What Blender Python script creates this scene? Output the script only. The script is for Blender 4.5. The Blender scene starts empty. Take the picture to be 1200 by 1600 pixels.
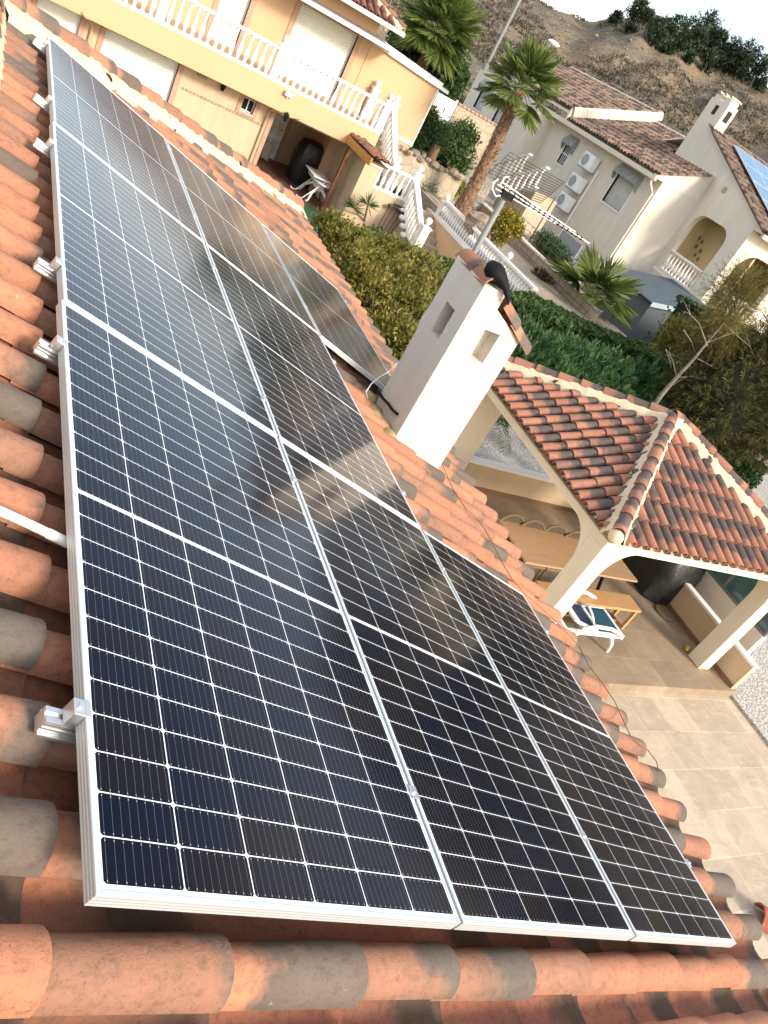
import bpy, math, random
import numpy as np
from mathutils import Vector, Matrix
R_=math.radians
random.seed(7); rng=np.random.default_rng(7)
scene=bpy.context.scene
COL=scene.collection
PI=math.pi

# ------------------------------------------------------------------ camera
CW=np.array([[0.83153683,-0.31668825,0.4563497],[0.16029159,-0.64980117,-0.7430108],[0.53183936,0.69098987,-0.48957114]])
CF=1201.76; CP=np.array([-0.37278,-0.60221,1.27713]); TH=0.338324
cam_d=bpy.data.cameras.new('camera'); cam=bpy.data.objects.new('camera',cam_d); COL.objects.link(cam)
cam_d.sensor_fit='VERTICAL'; cam_d.sensor_height=36; cam_d.lens=CF/1600*36
cam_d.clip_start=.05; cam_d.clip_end=3000
M=Matrix(((CW[0][0],-CW[1][0],-CW[2][0],CP[0]),(CW[0][1],-CW[1][1],-CW[2][1],CP[1]),(CW[0][2],-CW[1][2],-CW[2][2],CP[2]),(0,0,0,1)))
cam.matrix_world=M; scene.camera=cam
def at(px,py,x=None,y=None,z=None):
    """world point where the line of sight of a photo pixel meets a plane x=, y= or z="""
    v=CW.T@np.array([px-600,py-800,CF])
    i,val=(0,x) if x is not None else (1,y) if y is not None else (2,z)
    return Vector(CP+v*((val-CP[i])/v[i]))

# ------------------------------------------------------------------ sky, sun, exposure
SUN_AZ=R_(-66); SUN_EL=R_(27)
w=bpy.data.worlds.new('World'); scene.world=w; w.use_nodes=True
nt=w.node_tree; bg=nt.nodes['Background']; sky=nt.nodes.new('ShaderNodeTexSky')
sky.sky_type='NISHITA'; sky.sun_disc=False; sky.sun_elevation=SUN_EL; sky.sun_rotation=PI/2-SUN_AZ
sky.air_density=1.0; sky.dust_density=2.0; sky.ozone_density=1.0
tcw=nt.nodes.new('ShaderNodeTexCoord'); mpw=nt.nodes.new('ShaderNodeMapping'); mpw.inputs['Scale'].default_value=(1,1,2.6); nt.links.new(tcw.outputs['Generated'],mpw.inputs[0])
nzw=nt.nodes.new('ShaderNodeTexNoise'); nzw.inputs['Scale'].default_value=2.1; nzw.inputs['Detail'].default_value=6; nzw.inputs['Roughness'].default_value=.55; nt.links.new(mpw.outputs[0],nzw.inputs['Vector'])
rpw=nt.nodes.new('ShaderNodeValToRGB'); rpw.color_ramp.elements[0].position=.46; rpw.color_ramp.elements[0].color=(.22,.22,.22,1); rpw.color_ramp.elements[1].position=.64; rpw.color_ramp.elements[1].color=(.85,.85,.85,1); nt.links.new(nzw.outputs[0],rpw.inputs[0])
mxw=nt.nodes.new('ShaderNodeMix'); mxw.data_type='RGBA'; nt.links.new(rpw.outputs[0],mxw.inputs[0]); nt.links.new(sky.outputs[0],mxw.inputs[6]); mxw.inputs[7].default_value=(5.3,5.1,4.75,1)
nt.links.new(mxw.outputs[2],bg.inputs[0]); bg.inputs[1].default_value=.15
sd=bpy.data.lights.new('sun','SUN'); sd.energy=2.0; sd.angle=R_(12); sd.color=(1,.89,.75)
so=bpy.data.objects.new('sun',sd); COL.objects.link(so)
sv=Vector((math.cos(SUN_EL)*math.cos(SUN_AZ),math.cos(SUN_EL)*math.sin(SUN_AZ),math.sin(SUN_EL)))
so.rotation_euler=sv.to_track_quat('Z','Y').to_euler(); so.location=(0,-30,30)
scene.view_settings.view_transform='Standard'; scene.view_settings.look='None'
scene.view_settings.exposure=1.2; scene.view_settings.gamma=1

# ------------------------------------------------------------------ materials
MATS={}
class NB:
    def __init__(s,name):
        s.m=bpy.data.materials.new(name); s.m.use_nodes=True; s.t=s.m.node_tree; s.p=s.t.nodes['Principled BSDF']
    def n(s,typ,**k):
        nd=s.t.nodes.new('ShaderNode'+typ)
        for a,b in k.items():
            if a.startswith('i_'): nd.inputs[a[2:].replace('_',' ')].default_value=b
            else: setattr(nd,a,b)
        return nd
    def l(s,a,b): s.t.links.new(a,b)
    def math(s,op,a,b=None,c=None,clamp=False):
        nd=s.t.nodes.new('ShaderNodeMath'); nd.operation=op; nd.use_clamp=clamp
        for i,v in enumerate((a,b,c)):
            if v is None: continue
            if isinstance(v,(int,float)): nd.inputs[i].default_value=v
            else: s.l(v,nd.inputs[i])
        return nd.outputs[0]
    def mix(s,f,a,b,mode='MIX'):
        nd=s.t.nodes.new('ShaderNodeMix'); nd.data_type='RGBA'; nd.blend_type=mode
        for sock,v in ((nd.inputs[0],f),(nd.inputs[6],a),(nd.inputs[7],b)):
            if isinstance(v,(int,float)): sock.default_value=v
            elif isinstance(v,tuple): sock.default_value=v if len(v)==4 else (*v,1)
            else: s.l(v,sock)
        return nd.outputs[2]
    def pos(s):
        return s.n('NewGeometry').outputs['Position']
    def obj(s):
        return s.n('TexCoord').outputs['Object']
    def noise(s,vec,scale,detail=4,rough=.55,dist=0):
        nd=s.n('TexNoise'); nd.inputs['Scale'].default_value=scale; nd.inputs['Detail'].default_value=detail
        nd.inputs['Roughness'].default_value=rough; nd.inputs['Distortion'].default_value=dist
        s.l(vec,nd.inputs['Vector']); return nd.outputs[0]
    def ramp(s,f,stops):
        nd=s.n('ValToRGB'); cr=nd.color_ramp
        while len(cr.elements)>1: cr.elements.remove(cr.elements[-1])
        for i,(p,c) in enumerate(stops):
            e=cr.elements[0] if i==0 else cr.elements.new(p)
            e.position=p; e.color=(*c,1) if len(c)==3 else c
        s.l(f,nd.inputs[0]); return nd.outputs[0]
    def attr(s,name):
        return s.n('Attribute',attribute_name=name).outputs['Fac']
    def bump(s,h,strength=.3,dist=.01):
        b=s.n('Bump'); b.inputs['Strength'].default_value=strength; b.inputs['Distance'].default_value=dist
        s.l(h,b.inputs['Height']); s.l(b.outputs[0],s.p.inputs['Normal'])
    def mapping(s,vec,scale=(1,1,1),rot=(0,0,0),loc=(0,0,0)):
        m=s.n('Mapping'); m.inputs['Scale'].default_value=scale; m.inputs['Rotation'].default_value=rot; m.inputs['Location'].default_value=loc
        s.l(vec,m.inputs['Vector']); return m.outputs[0]
    def col(s,c):
        if isinstance(c,tuple): s.p.inputs['Base Color'].default_value=(*c,1)
        else: s.l(c,s.p.inputs['Base Color'])
def dull(c,k): return tuple(x*k for x in c)
def simple(name,c,rough=.6,metal=0,var=.12,scale=6,bump=0,bscale=60,bdist=.004,spec=.5,coat=0,alt=None):
    if name in MATS: return MATS[name]
    b=NB(name); v=b.pos(); n=b.noise(v,scale,5)
    c2=alt if alt else dull(c,1-var*2)
    f=b.ramp(n,[(.3,(0,0,0)),(.7,(1,1,1))])
    b.col(b.mix(f,c,c2)); b.p.inputs['Roughness'].default_value=rough; b.p.inputs['Metallic'].default_value=metal
    b.p.inputs['Specular IOR Level'].default_value=spec
    if coat: b.p.inputs['Coat Weight'].default_value=coat
    if bump: b.bump(b.noise(v,bscale,3,.6),bump,bdist)
    MATS[name]=b.m; return b.m
def stucco(name,c,stain=.25,rough_scale=90,bump=.5,bd=.004,stainc=None):
    b=NB(name); v=b.pos()
    big=b.noise(v,.7,5,.6); sm=b.noise(v,rough_scale,3,.7)
    st=b.noise(b.mapping(v,(2.2,2.2,.35)),1.6,6,.65)
    f=b.ramp(st,[(.42,(0,0,0)),(.75,(1,1,1))])
    c1=b.mix(big,dull(c,.92),dull(c,1.05))
    c2=b.mix(b.math('MULTIPLY',f,stain),c1,stainc or dull(c,.55))
    spk=b.ramp(sm,[(.3,(.86,.86,.86)),(.6,(1,1,1))])
    b.col(b.mix(1.0,c2,spk,'MULTIPLY')); b.p.inputs['Roughness'].default_value=.9
    b.p.inputs['Specular IOR Level'].default_value=.2
    b.bump(sm,bump,bd); MATS[name]=b.m; return b.m
def clay(name,orange,orange2,grey,amount=.5,moss=.0,pale=0.0,flip=False,patch=.55):
    """hand fired clay tiles: orange body, grey-brown fire marks, grime, lime; attributes rnd (per tile) and tl (0 lower end .. 1 upper end)"""
    b=NB(name); v=b.pos(); r=b.attr('rnd'); tl=b.attr('tl')
    r2=b.math('FRACT',b.math('MULTIPLY',r,5.77)); r3=b.math('FRACT',b.math('MULTIPLY',r,23.1))
    base=b.mix(r,orange,orange2)
    base=b.mix(b.math('MULTIPLY',b.math('GREATER_THAN',r2,.72),.55),base,b.mix(.5,grey,orange2))
    off=b.n('VectorMath',operation='ADD'); b.l(v,off.inputs[0]); cb=b.n('CombineXYZ'); b.l(b.math('MULTIPLY',r3,9),cb.inputs[0]); b.l(cb.outputs[0],off.inputs[1]); v=off.outputs[0]
    n1=b.noise(v,6,6,.6); n2=b.noise(v,42,5,.72); n3=b.noise(v,2.6,5,.6); n4=b.noise(b.mapping(v,(1,5,5)),9,5,.7)
    rr=b.math('FRACT',b.math('MULTIPLY',r,7.31))
    edge=b.math('SUBTRACT',b.math('MULTIPLY_ADD',rr,.95,-.10),tl) if not flip else b.math('SUBTRACT',tl,b.math('MULTIPLY_ADD',rr,.6,.05))
    mk=b.math('ADD',b.math('MULTIPLY',edge,3.0),b.math('MULTIPLY',b.math('SUBTRACT',n1,.5),2.6))
    gate=b.math('GREATER_THAN',b.math('FRACT',b.math('MULTIPLY',r,13.7)),1-amount)
    mk=b.math('MULTIPLY',b.ramp(mk,[(.0,(0,0,0)),(.6,(1,1,1))]),gate)
    c=b.mix(b.math('MULTIPLY',mk,.9),base,b.mix(n1,dull(grey,1.15),dull(grey,.6)))
    # weathered patches that run over several tiles
    pt=b.ramp(n3,[(.46,(0,0,0)),(.66,(1,1,1))]); c=b.mix(b.math('MULTIPLY',pt,patch),c,dull(grey,.85))
    g=b.ramp(b.math('ADD',b.math('MULTIPLY',n2,.7),b.math('MULTIPLY',n4,.4)),[(.54,(0,0,0)),(.68,(1,1,1))])
    c=b.mix(b.math('MULTIPLY',g,.36),c,dull(grey,.4))
    pit=b.ramp(b.noise(v,190,2,.5),[(.30,(1,1,1)),(.38,(0,0,0))]); c=b.mix(b.math('MULTIPLY',pit,.45),c,dull(grey,.4))
    li=b.ramp(b.noise(v,34,5,.8,.8),[(.66,(0,0,0)),(.70,(1,1,1))])
    c=b.mix(b.math('MULTIPLY',li,.34+pale),c,(.56,.50,.40))
    if moss:
        ms=b.ramp(b.noise(v,9,6,.7),[(.5,(0,0,0)),(.66,(1,1,1))]); c=b.mix(b.math('MULTIPLY',ms,moss),c,(.20,.17,.04))
    b.col(c); b.p.inputs['Roughness'].default_value=.88; b.p.inputs['Specular IOR Level'].default_value=.18
    b.bump(b.math('ADD',b.noise(v,150,3,.75),b.math('MULTIPLY',n2,1.2)),.55,.0035)
    MATS[name]=b.m; return b.m
def leafmat(name,c1,c2,c3,rough=.55,trans=.25):
    b=NB(name); r=b.attr('rnd')
    c=b.ramp(r,[(.0,c1),(.5,c2),(1.,c3)])
    n=b.ramp(b.noise(b.pos(),1.3,5,.65),[(.38,(0,0,0)),(.62,(1,1,1))]); c=b.mix(b.math('MULTIPLY',n,.45),c,dull(c1,.8))
    b.col(c); b.p.inputs['Roughness'].default_value=rough; b.p.inputs['Specular IOR Level'].default_value=.3
    if trans:
        tr=b.n('BsdfTranslucent'); b.l(c,tr.inputs[0]); mx=b.n('MixShader'); mx.inputs[0].default_value=trans
        b.l(b.p.outputs[0],mx.inputs[1]); b.l(tr.outputs[0],mx.inputs[2]); b.l(mx.outputs[0],b.t.nodes['Material Output'].inputs[0])
    MATS[name]=b.m; return b.m
def tilefloor(name,c,size,grout,rot=0,grain=True):
    b=NB(name); v=b.mapping(b.pos(),rot=(0,0,rot))
    br=b.n('TexBrick'); b.l(v,br.inputs['Vector']); br.offset=.5; br.inputs['Scale'].default_value=1
    br.inputs['Brick Width'].default_value=size; br.inputs['Row Height'].default_value=size; br.inputs['Mortar Size'].default_value=.006
    br.inputs['Mortar Smooth'].default_value=.3
    br.inputs['Color1'].default_value=(*dull(c,.8),1); br.inputs['Color2'].default_value=(*dull(c,1.12),1); br.inputs['Mortar'].default_value=(*grout,1)
    n=b.noise(v,2.2,6,.65,.6); n2=b.noise(b.mapping(v,(1,3,1)),4,5,.7)
    cc=b.mix(b.ramp(n,[(.35,(0,0,0)),(.7,(.7,.7,.7))]),br.outputs[0],dull(c,.62))
    cc=b.mix(b.ramp(n2,[(.5,(0,0,0)),(.75,(.45,.45,.45))]),cc,dull(c,1.35))
    b.col(cc); b.p.inputs['Roughness'].default_value=.6; b.p.inputs['Specular IOR Level'].default_value=.3
    b.bump(br.outputs['Fac'],.3,-.004); MATS[name]=b.m; return b.m
def gravelmat(name,c,c2,scale=28):
    b=NB(name); v=b.pos(); vo=b.n('TexVoronoi'); b.l(v,vo.inputs['Vector']); vo.inputs['Scale'].default_value=scale
    d=b.ramp(vo.outputs['Distance'],[(.0,(1,1,1)),(.55,(.35,.35,.35)),(.8,(.1,.1,.1))])
    sp=b.n('SeparateColor'); b.l(vo.outputs['Color'],sp.inputs[0])
    c_=b.mix(sp.outputs[0],c,c2); b.col(b.mix(1.0,c_,b.mix(.5,d,(1,1,1)),'MULTIPLY'))
    b.p.inputs['Roughness'].default_value=.95; b.bump(vo.outputs['Distance'],.8,-.02); MATS[name]=b.m; return b.m
def woodmat(name,c,c2,axis=(1,12,12)):
    b=NB(name); v=b.mapping(b.obj(),axis); n=b.noise(v,3.2,6,.6,1.2)
    b.col(b.mix(b.ramp(n,[(.35,(0,0,0)),(.65,(1,1,1))]),c,c2)); b.p.inputs['Roughness'].default_value=.5
    b.bump(n,.15,.002); MATS[name]=b.m; return b.m
def stonewall(name,c,c2,joint,scale=3.2):
    b=NB(name); v=b.pos(); vo=b.n('TexVoronoi',feature='DISTANCE_TO_EDGE'); b.l(v,vo.inputs['Vector']); vo.inputs['Scale'].default_value=scale
    v2=b.n('TexVoronoi'); b.l(v,v2.inputs['Vector']); v2.inputs['Scale'].default_value=scale
    sp=b.n('SeparateColor'); b.l(v2.outputs['Color'],sp.inputs[0])
    j=b.ramp(vo.outputs['Distance'],[(.02,(1,1,1)),(.07,(0,0,0))])
    c_=b.mix(sp.outputs[0],c,c2); c_=b.mix(b.noise(v,14,5),c_,dull(c,.7)); b.col(b.mix(j,c_,joint)); b.p.inputs['Roughness'].default_value=.9
    b.bump(vo.outputs['Distance'],.5,.04); MATS[name]=b.m; return b.m

clay_house=clay('clay_house',(.49,.222,.128),(.385,.17,.10),(.14,.128,.108),.66,moss=.0,patch=.34)
clay_pav=clay('clay_pavilion',(.36,.155,.10),(.43,.20,.13),(.11,.098,.09),.97,flip=True,patch=.35)
clay_far=clay('clay_far',(.33,.23,.165),(.235,.155,.115),(.085,.066,.055),.7,pale=.25,patch=.3)
clay_chan=clay('clay_channel',(.36,.15,.09),(.28,.11,.07),(.10,.075,.055),.8)
mortar=stucco('mortar',(.74,.62,.44),.3,40,.9,.012)
cream=stucco('cream_stucco',(.78,.70,.56),.24,120,.3,.003)
chim_m=stucco('chimney_stucco',(.76,.70,.60),.25,85,1.0,.010)
yellow=stucco('yellow_stucco',(.57,.395,.24),.38,160,.25,.002,(.62,.42,.2))
yellow_low=stucco('yellow_low_stucco',(.60,.46,.31),.32,160,.2,.002)
peach=stucco('peach_stucco',(.70,.48,.30),.15,120,.2,.002)
beige=stucco('beige_stucco',(.74,.68,.57),.28,120,.2,.002)
white=simple('white_paint',(.84,.83,.80),.55,var=.04,scale=2)
white_door=simple('white_shutter',(.80,.82,.76),.5,var=.02,scale=1)
b=NB('slatted_shutter'); v=b.pos(); wv=b.n('TexWave',wave_type='BANDS',bands_direction='Z'); b.l(v,wv.inputs[0]); wv.inputs['Scale'].default_value=6.2
b.col(b.mix(b.ramp(wv.outputs[1],[(.0,(1,1,1)),(.12,(0,0,0))]),(.74,.77,.71),(.52,.55,.50))); b.p.inputs['Roughness'].default_value=.5; b.bump(wv.outputs[1],.5,.02); shutter_m=b.m
trim=simple('pink_trim',(.50,.30,.21),.7,var=.12,scale=14)
alu=simple('brushed_aluminium',(.72,.73,.74),.38,metal=.9,var=.04,scale=20)
alu_frame=simple('anodised_frame',(.80,.83,.83),.42,metal=.55,var=.03,scale=20)
black_rub=simple('black_rubber',(.006,.006,.007),.7,var=.1,spec=.25)
blackcloth=simple('black_cover',(.012,.013,.014),.42,var=.2,scale=5,bump=.4,bscale=5,bdist=.05)
greycloth=simple('grey_green_cover',(.035,.045,.04),.5,var=.2,scale=4,bump=.4,bscale=5,bdist=.05)
dark_in=simple('dark_interior',(.03,.025,.02),.9)
teal=simple('teal_fabric',(.008,.07,.13),.75,var=.1,scale=30,bump=.2,bscale=400,bdist=.001)
navy=simple('navy_fabric',(.008,.03,.085),.75,var=.1,scale=30,bump=.2,bscale=400,bdist=.001)
plastic=simple('white_plastic',(.86,.86,.86),.35,var=.02)
grey_pl=simple('grey_plastic',(.34,.36,.37),.5,var=.06)
dishgrey=simple('dish_grey',(.17,.18,.18),.5,var=.04,scale=3)
pole_m=simple('galvanised_pole',(.28,.30,.28),.6,metal=.3,var=.08,scale=10)
shed_m=simple('shed_blue_grey',(.10,.13,.155),.75,var=.08,scale=3,spec=.2)
shed_wall=simple('shed_wall_grey',(.10,.12,.125),.6,var=.08,scale=3)
shed_trim=simple('shed_trim',(.38,.50,.52),.5,var=.05)
oak=woodmat('oak',(.44,.285,.16),(.36,.22,.12),(1.2,14,14))
oak2=woodmat('oak_bench',(.52,.31,.14),(.44,.24,.10),(1.2,14,14))
orangewood=woodmat('varnished_fascia',(.45,.22,.05),(.36,.16,.03),(8,1,8))
darkwood=woodmat('stained_post',(.19,.08,.03),(.13,.05,.02),(9,9,1))
wick2=simple('wicker_panel',(.12,.08,.05),.85,var=.3,scale=60,bump=.6,bscale=90,bdist=.006)
wick=simple('wicker',(.27,.18,.10),.8,var=.3,scale=60,bump=.6,bscale=90,bdist=.006)
turf=simple('green_turf',(.03,.13,.045),.9,var=.2,scale=30,bump=.6,bscale=200,bdist=.01)
brownfloor=tilefloor('brown_floor',(.20,.10,.065),.33,(.12,.07,.05))
patio_m=tilefloor('patio_tiles',(.53,.43,.32),.62,(.70,.58,.42))
pavfloor_m=tilefloor('pavilion_tiles',(.33,.25,.17),.62,(.46,.36,.26))
skirt_m=simple('brown_skirting',(.22,.12,.07),.5,var=.1,scale=8)
gravel_w=gravelmat('white_gravel',(.72,.70,.66),(.46,.42,.37),26)
earth=simple('dry_earth',(.35,.28,.20),.95,var=.2,scale=3,bump=.5,bscale=20,bdist=.02)
sand=gravelmat('pale_gravel',(.50,.46,.39),(.38,.34,.28),14)
stone_m=stonewall('crazy_stone',(.52,.44,.32),(.42,.35,.26),(.33,.27,.2),3.0)
stair_m=simple('stair_stone',(.52,.42,.30),.8,var=.12,scale=6,bump=.3,bscale=30,bdist=.006)
rock_m=simple('rock',(.42,.32,.24),.95,var=.3,scale=5,bump=.9,bscale=9,bdist=.08)
glass_far=simple('window_glass_dark',(.03,.035,.04),.08,var=.1,scale=2,spec=.8)
glass_teal=simple('screen_glass',(.10,.19,.19),.08,var=.3,scale=1.5,spec=.8)
frame_grey=simple('grey_window_frame',(.20,.19,.18),.5)
awn_m=simple('awning_grey',(.36,.38,.37),.8,var=.2,scale=8)
terracotta=simple('terracotta',(.45,.17,.09),.8,var=.2,scale=10)
wire_brown=simple('brown_wire',(.30,.12,.06),.6)
bark=simple('bark_grey',(.27,.235,.19),.95,var=.2,scale=12,bump=.8,bscale=30,bdist=.02)
palmbark=simple('palm_bark',(.30,.17,.10),.95,var=.3,scale=14,bump=.9,bscale=18,bdist=.04)
yellowtoy=simple('yellow_plastic',(.7,.42,.05),.5)
red_pl=simple('red_plastic',(.5,.04,.03),.5)
L_yel=leafmat('leaf_yellow_green',(.09,.10,.018),(.23,.215,.04),(.47,.38,.09))
L_dk=leafmat('leaf_dark',(.028,.06,.018),(.065,.125,.032),(.16,.22,.06))
L_ole=leafmat('leaf_oleander',(.018,.06,.02),(.055,.13,.04),(.15,.25,.09))
L_pine=leafmat('leaf_conifer',(.06,.058,.016),(.15,.135,.03),(.30,.25,.06))
L_palm=leafmat('leaf_palm',(.06,.10,.02),(.14,.19,.045),(.27,.29,.09))
L_cit=leafmat('leaf_citrus',(.10,.11,.02),(.35,.28,.03),(.62,.40,.03))
L_hill=leafmat('leaf_hill_pine',(.016,.03,.016),(.032,.055,.026),(.065,.09,.04),trans=.05)
L_scrub=leafmat('leaf_scrub',(.055,.052,.032),(.11,.096,.062),(.21,.175,.12),trans=.05)

# ------------------------------------------------------------------ mesh builder
class MB:
    def __init__(s): s.v=[];s.f=[];s.r=[];s.t=[];s.mi=[];s.cm=0;s.cr=.5
    def add(s,vs,fs,tl=None,rnd=None):
        o=len(s.v); s.v+= [tuple(x) for x in vs]
        s.f+=[tuple(i+o for i in f) for f in fs]; s.mi+=[s.cm]*len(fs)
        s.r+=[s.cr if rnd is None else rnd]*len(vs); s.t+=(tl if tl is not None else [.5]*len(vs))
    def box(s,x0,x1,y0,y1,z0,z1):
        s.add([(x0,y0,z0),(x1,y0,z0),(x1,y1,z0),(x0,y1,z0),(x0,y0,z1),(x1,y0,z1),(x1,y1,z1),(x0,y1,z1)],
              [(0,3,2,1),(4,5,6,7),(0,1,5,4),(1,2,6,5),(2,3,7,6),(3,0,4,7)])
    def hexa(s,b,t):   # bottom four, top four
        s.add(list(b)+list(t),[(0,3,2,1),(4,5,6,7),(0,1,5,4),(1,2,6,5),(2,3,7,6),(3,0,4,7)])
    def bar(s,p,q,w,h,up=(0,0,1)):
        p=Vector(p);q=Vector(q);d=(q-p).normalized();u=Vector(up)
        a=d.cross(u)
        if a.length<1e-4:a=d.cross(Vector((1,0,0)))
        a.normalize();b=a.cross(d);a*=w/2;b*=h/2
        s.hexa([p-a-b,p+a-b,q+a-b,q-a-b],[p-a+b,p+a+b,q+a+b,q-a+b])
    def tube(s,pts,r,n=8,cap=True):
        pts=[Vector(p) for p in pts]; rs=r if isinstance(r,(list,tuple)) else [r]*len(pts)
        vs=[];fs=[];pa=None
        for i,p in enumerate(pts):
            d=(pts[min(i+1,len(pts)-1)]-pts[max(i-1,0)]).normalized()
            if pa is None:
                a=d.cross(Vector((0,0,1)));
                if a.length<1e-3:a=d.cross(Vector((1,0,0)))
            else: a=pa-d*pa.dot(d)
            a.normalize();pa=a;b=d.cross(a)
            for k in range(n):
                t=2*PI*k/n; vs.append(p+(a*math.cos(t)+b*math.sin(t))*rs[i])
        for i in range(len(pts)-1):
            for k in range(n):
                k2=(k+1)%n; fs.append((i*n+k,i*n+k2,(i+1)*n+k2,(i+1)*n+k))
        if cap: fs.append(tuple(range(n))[::-1]); fs.append(tuple((len(pts)-1)*n+k for k in range(n)))
        s.add(vs,fs)
    def lathe(s,prof,o=(0,0,0),n=12,axis='z'):
        vs=[];fs=[]
        for (r,z) in prof:
            for k in range(n):
                t=2*PI*k/n; x,y=r*math.cos(t),r*math.sin(t)
                vs.append((o[0]+x,o[1]+y,o[2]+z) if axis=='z' else (o[0]+x,o[1]+z,o[2]+y) if axis=='y' else (o[0]+z,o[1]+x,o[2]+y))
        for i in range(len(prof)-1):
            for k in range(n):
                k2=(k+1)%n; fs.append((i*n+k,i*n+k2,(i+1)*n+k2,(i+1)*n+k))
        fs.append(tuple(range(n))[::-1]); fs.append(tuple((len(prof)-1)*n+k for k in range(n)))
        s.add(vs,fs)
    def ball(s,c,r,n=10,m=7,sc=(1,1,1)):
        s.lathe0([(math.sin(PI*i/m),-math.cos(PI*i/m)) for i in range(m+1)],c,r,n,sc)
    def lathe0(s,prof,c,r,n,sc):
        vs=[];fs=[]
        for (a,z) in prof:
            for k in range(n):
                t=2*PI*k/n; vs.append((c[0]+a*math.cos(t)*r*sc[0],c[1]+a*math.sin(t)*r*sc[1],c[2]+z*r*sc[2]))
        for i in range(len(prof)-1):
            for k in range(n):
                k2=(k+1)%n; fs.append((i*n+k,i*n+k2,(i+1)*n+k2,(i+1)*n+k))
        s.add(vs,fs)
    def prism(s,poly,vec):     # closed polygon of 3D points extruded along vec
        n=len(poly); v=Vector(vec); P=[Vector(p) for p in poly]
        s.add(P+[p+v for p in P],[tuple(range(n))[::-1],tuple(range(n,2*n))]+[(i,(i+1)%n,n+(i+1)%n,n+i) for i in range(n)])
    def build(s,name,m,parent=None,smooth=False,bevel=0):
        me=bpy.data.meshes.new(name); off=Vector(parent_origin(parent))
        me.from_pydata([tuple(Vector(v)-off) for v in s.v],[],s.f)
        for mm in (m if isinstance(m,(list,tuple)) else [m]): me.materials.append(mm)
        if any(s.mi): me.polygons.foreach_set('material_index',s.mi)
        a=me.attributes.new('rnd','FLOAT','POINT'); a.data.foreach_set('value',s.r)
        a=me.attributes.new('tl','FLOAT','POINT'); a.data.foreach_set('value',s.t)
        me.update()
        import bmesh
        bm=bmesh.new(); bm.from_mesh(me); bmesh.ops.recalc_face_normals(bm,faces=bm.faces); bm.to_mesh(me); bm.free()
        if smooth:
            me.shade_smooth() if hasattr(me,'shade_smooth') else None
            me.set_sharp_from_angle(angle=R_(40)) if hasattr(me,'set_sharp_from_angle') else None
        o=bpy.data.objects.new(name,me); COL.objects.link(o)
        if parent: o.parent=parent
        if bevel:
            b=o.modifiers.new('bevel','BEVEL'); b.width=bevel; b.segments=2; b.limit_method='ANGLE'; b.angle_limit=R_(50)
        return o
def parent_origin(p):
    o=Vector((0,0,0))
    while p is not None: o+=p.location; p=p.parent
    return o
def tag(o,label=None,cat=None,group=None,kind=None):
    if label:o['label']=label
    if cat:o['category']=cat
    if group:o['group']=group
    if kind:o['kind']=kind
    return o
def thing(name,label,cat,loc=(0,0,0),group=None):
    o=bpy.data.objects.new(name,None); COL.objects.link(o); o.location=loc; o.empty_display_size=.2
    return tag(o,label,cat,group)
def copy_tree(o,parent=None):
    c=o.copy(); COL.objects.link(c); c.parent=parent
    for ch in list(o.children): copy_tree(ch,c)
    return c
def struct(name,mb,m,**k):
    o=mb.build(name,m,**k); o['kind']='structure'; return o

# leaves: numpy kites
def leaf_mesh(name,m,P,D,L,W,rnd,parent=None,nrm=None):
    """P centres, D directions (unit), L lengths, W widths"""
    n=len(P); D=D/np.linalg.norm(D,axis=1,keepdims=True)
    S=nrm if nrm is not None else rng.normal(size=(n,3))
    A=np.cross(D,S); A/=np.linalg.norm(A,axis=1,keepdims=True)+1e-9
    N=np.cross(A,D)
    L=np.broadcast_to(L,(n,))[:,None]; W=np.broadcast_to(W,(n,))[:,None]
    p0=P-D*L*.5; p1=P+A*W*.5+N*W*.15; p2=P+D*L*.5; p3=P-A*W*.5+N*W*.15
    V=np.stack([p0,p1,p2,p3],1).reshape(-1,3)-np.array(parent_origin(parent))
    me=bpy.data.meshes.new(name); me.vertices.add(4*n); me.vertices.foreach_set('co',V.astype(np.float32).ravel())
    me.loops.add(4*n); me.loops.foreach_set('vertex_index',np.arange(4*n,dtype=np.int32))
    me.polygons.add(n); me.polygons.foreach_set('loop_start',np.arange(0,4*n,4,dtype=np.int32)); me.polygons.foreach_set('loop_total',np.full(n,4,dtype=np.int32))
    me.update(calc_edges=True); me.materials.append(m)
    a=me.attributes.new('rnd','FLOAT','POINT'); a.data.foreach_set('value',np.repeat(np.clip(rnd,0,1),4).astype(np.float32))
    o=bpy.data.objects.new(name,me); COL.objects.link(o)
    if parent:o.parent=parent
    return o
def blob_points(blobs,n,shell=.55):
    """points in ellipsoids (cx,cy,cz,rx,ry,rz), mostly near their surface; returns points, outward, blob idx"""
    vol=np.array([b[3]*b[4]*b[5] for b in blobs])**.7; idx=rng.choice(len(blobs),n,p=vol/vol.sum())
    d=rng.normal(size=(n,3)); d/=np.linalg.norm(d,axis=1,keepdims=True)
    rad=(shell+(1-shell)*rng.random(n))**.8*(.9+.2*rng.random(n))
    B=np.array(blobs)[idx]
    return B[:,:3]+d*B[:,3:6]*rad[:,None],d,idx
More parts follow.
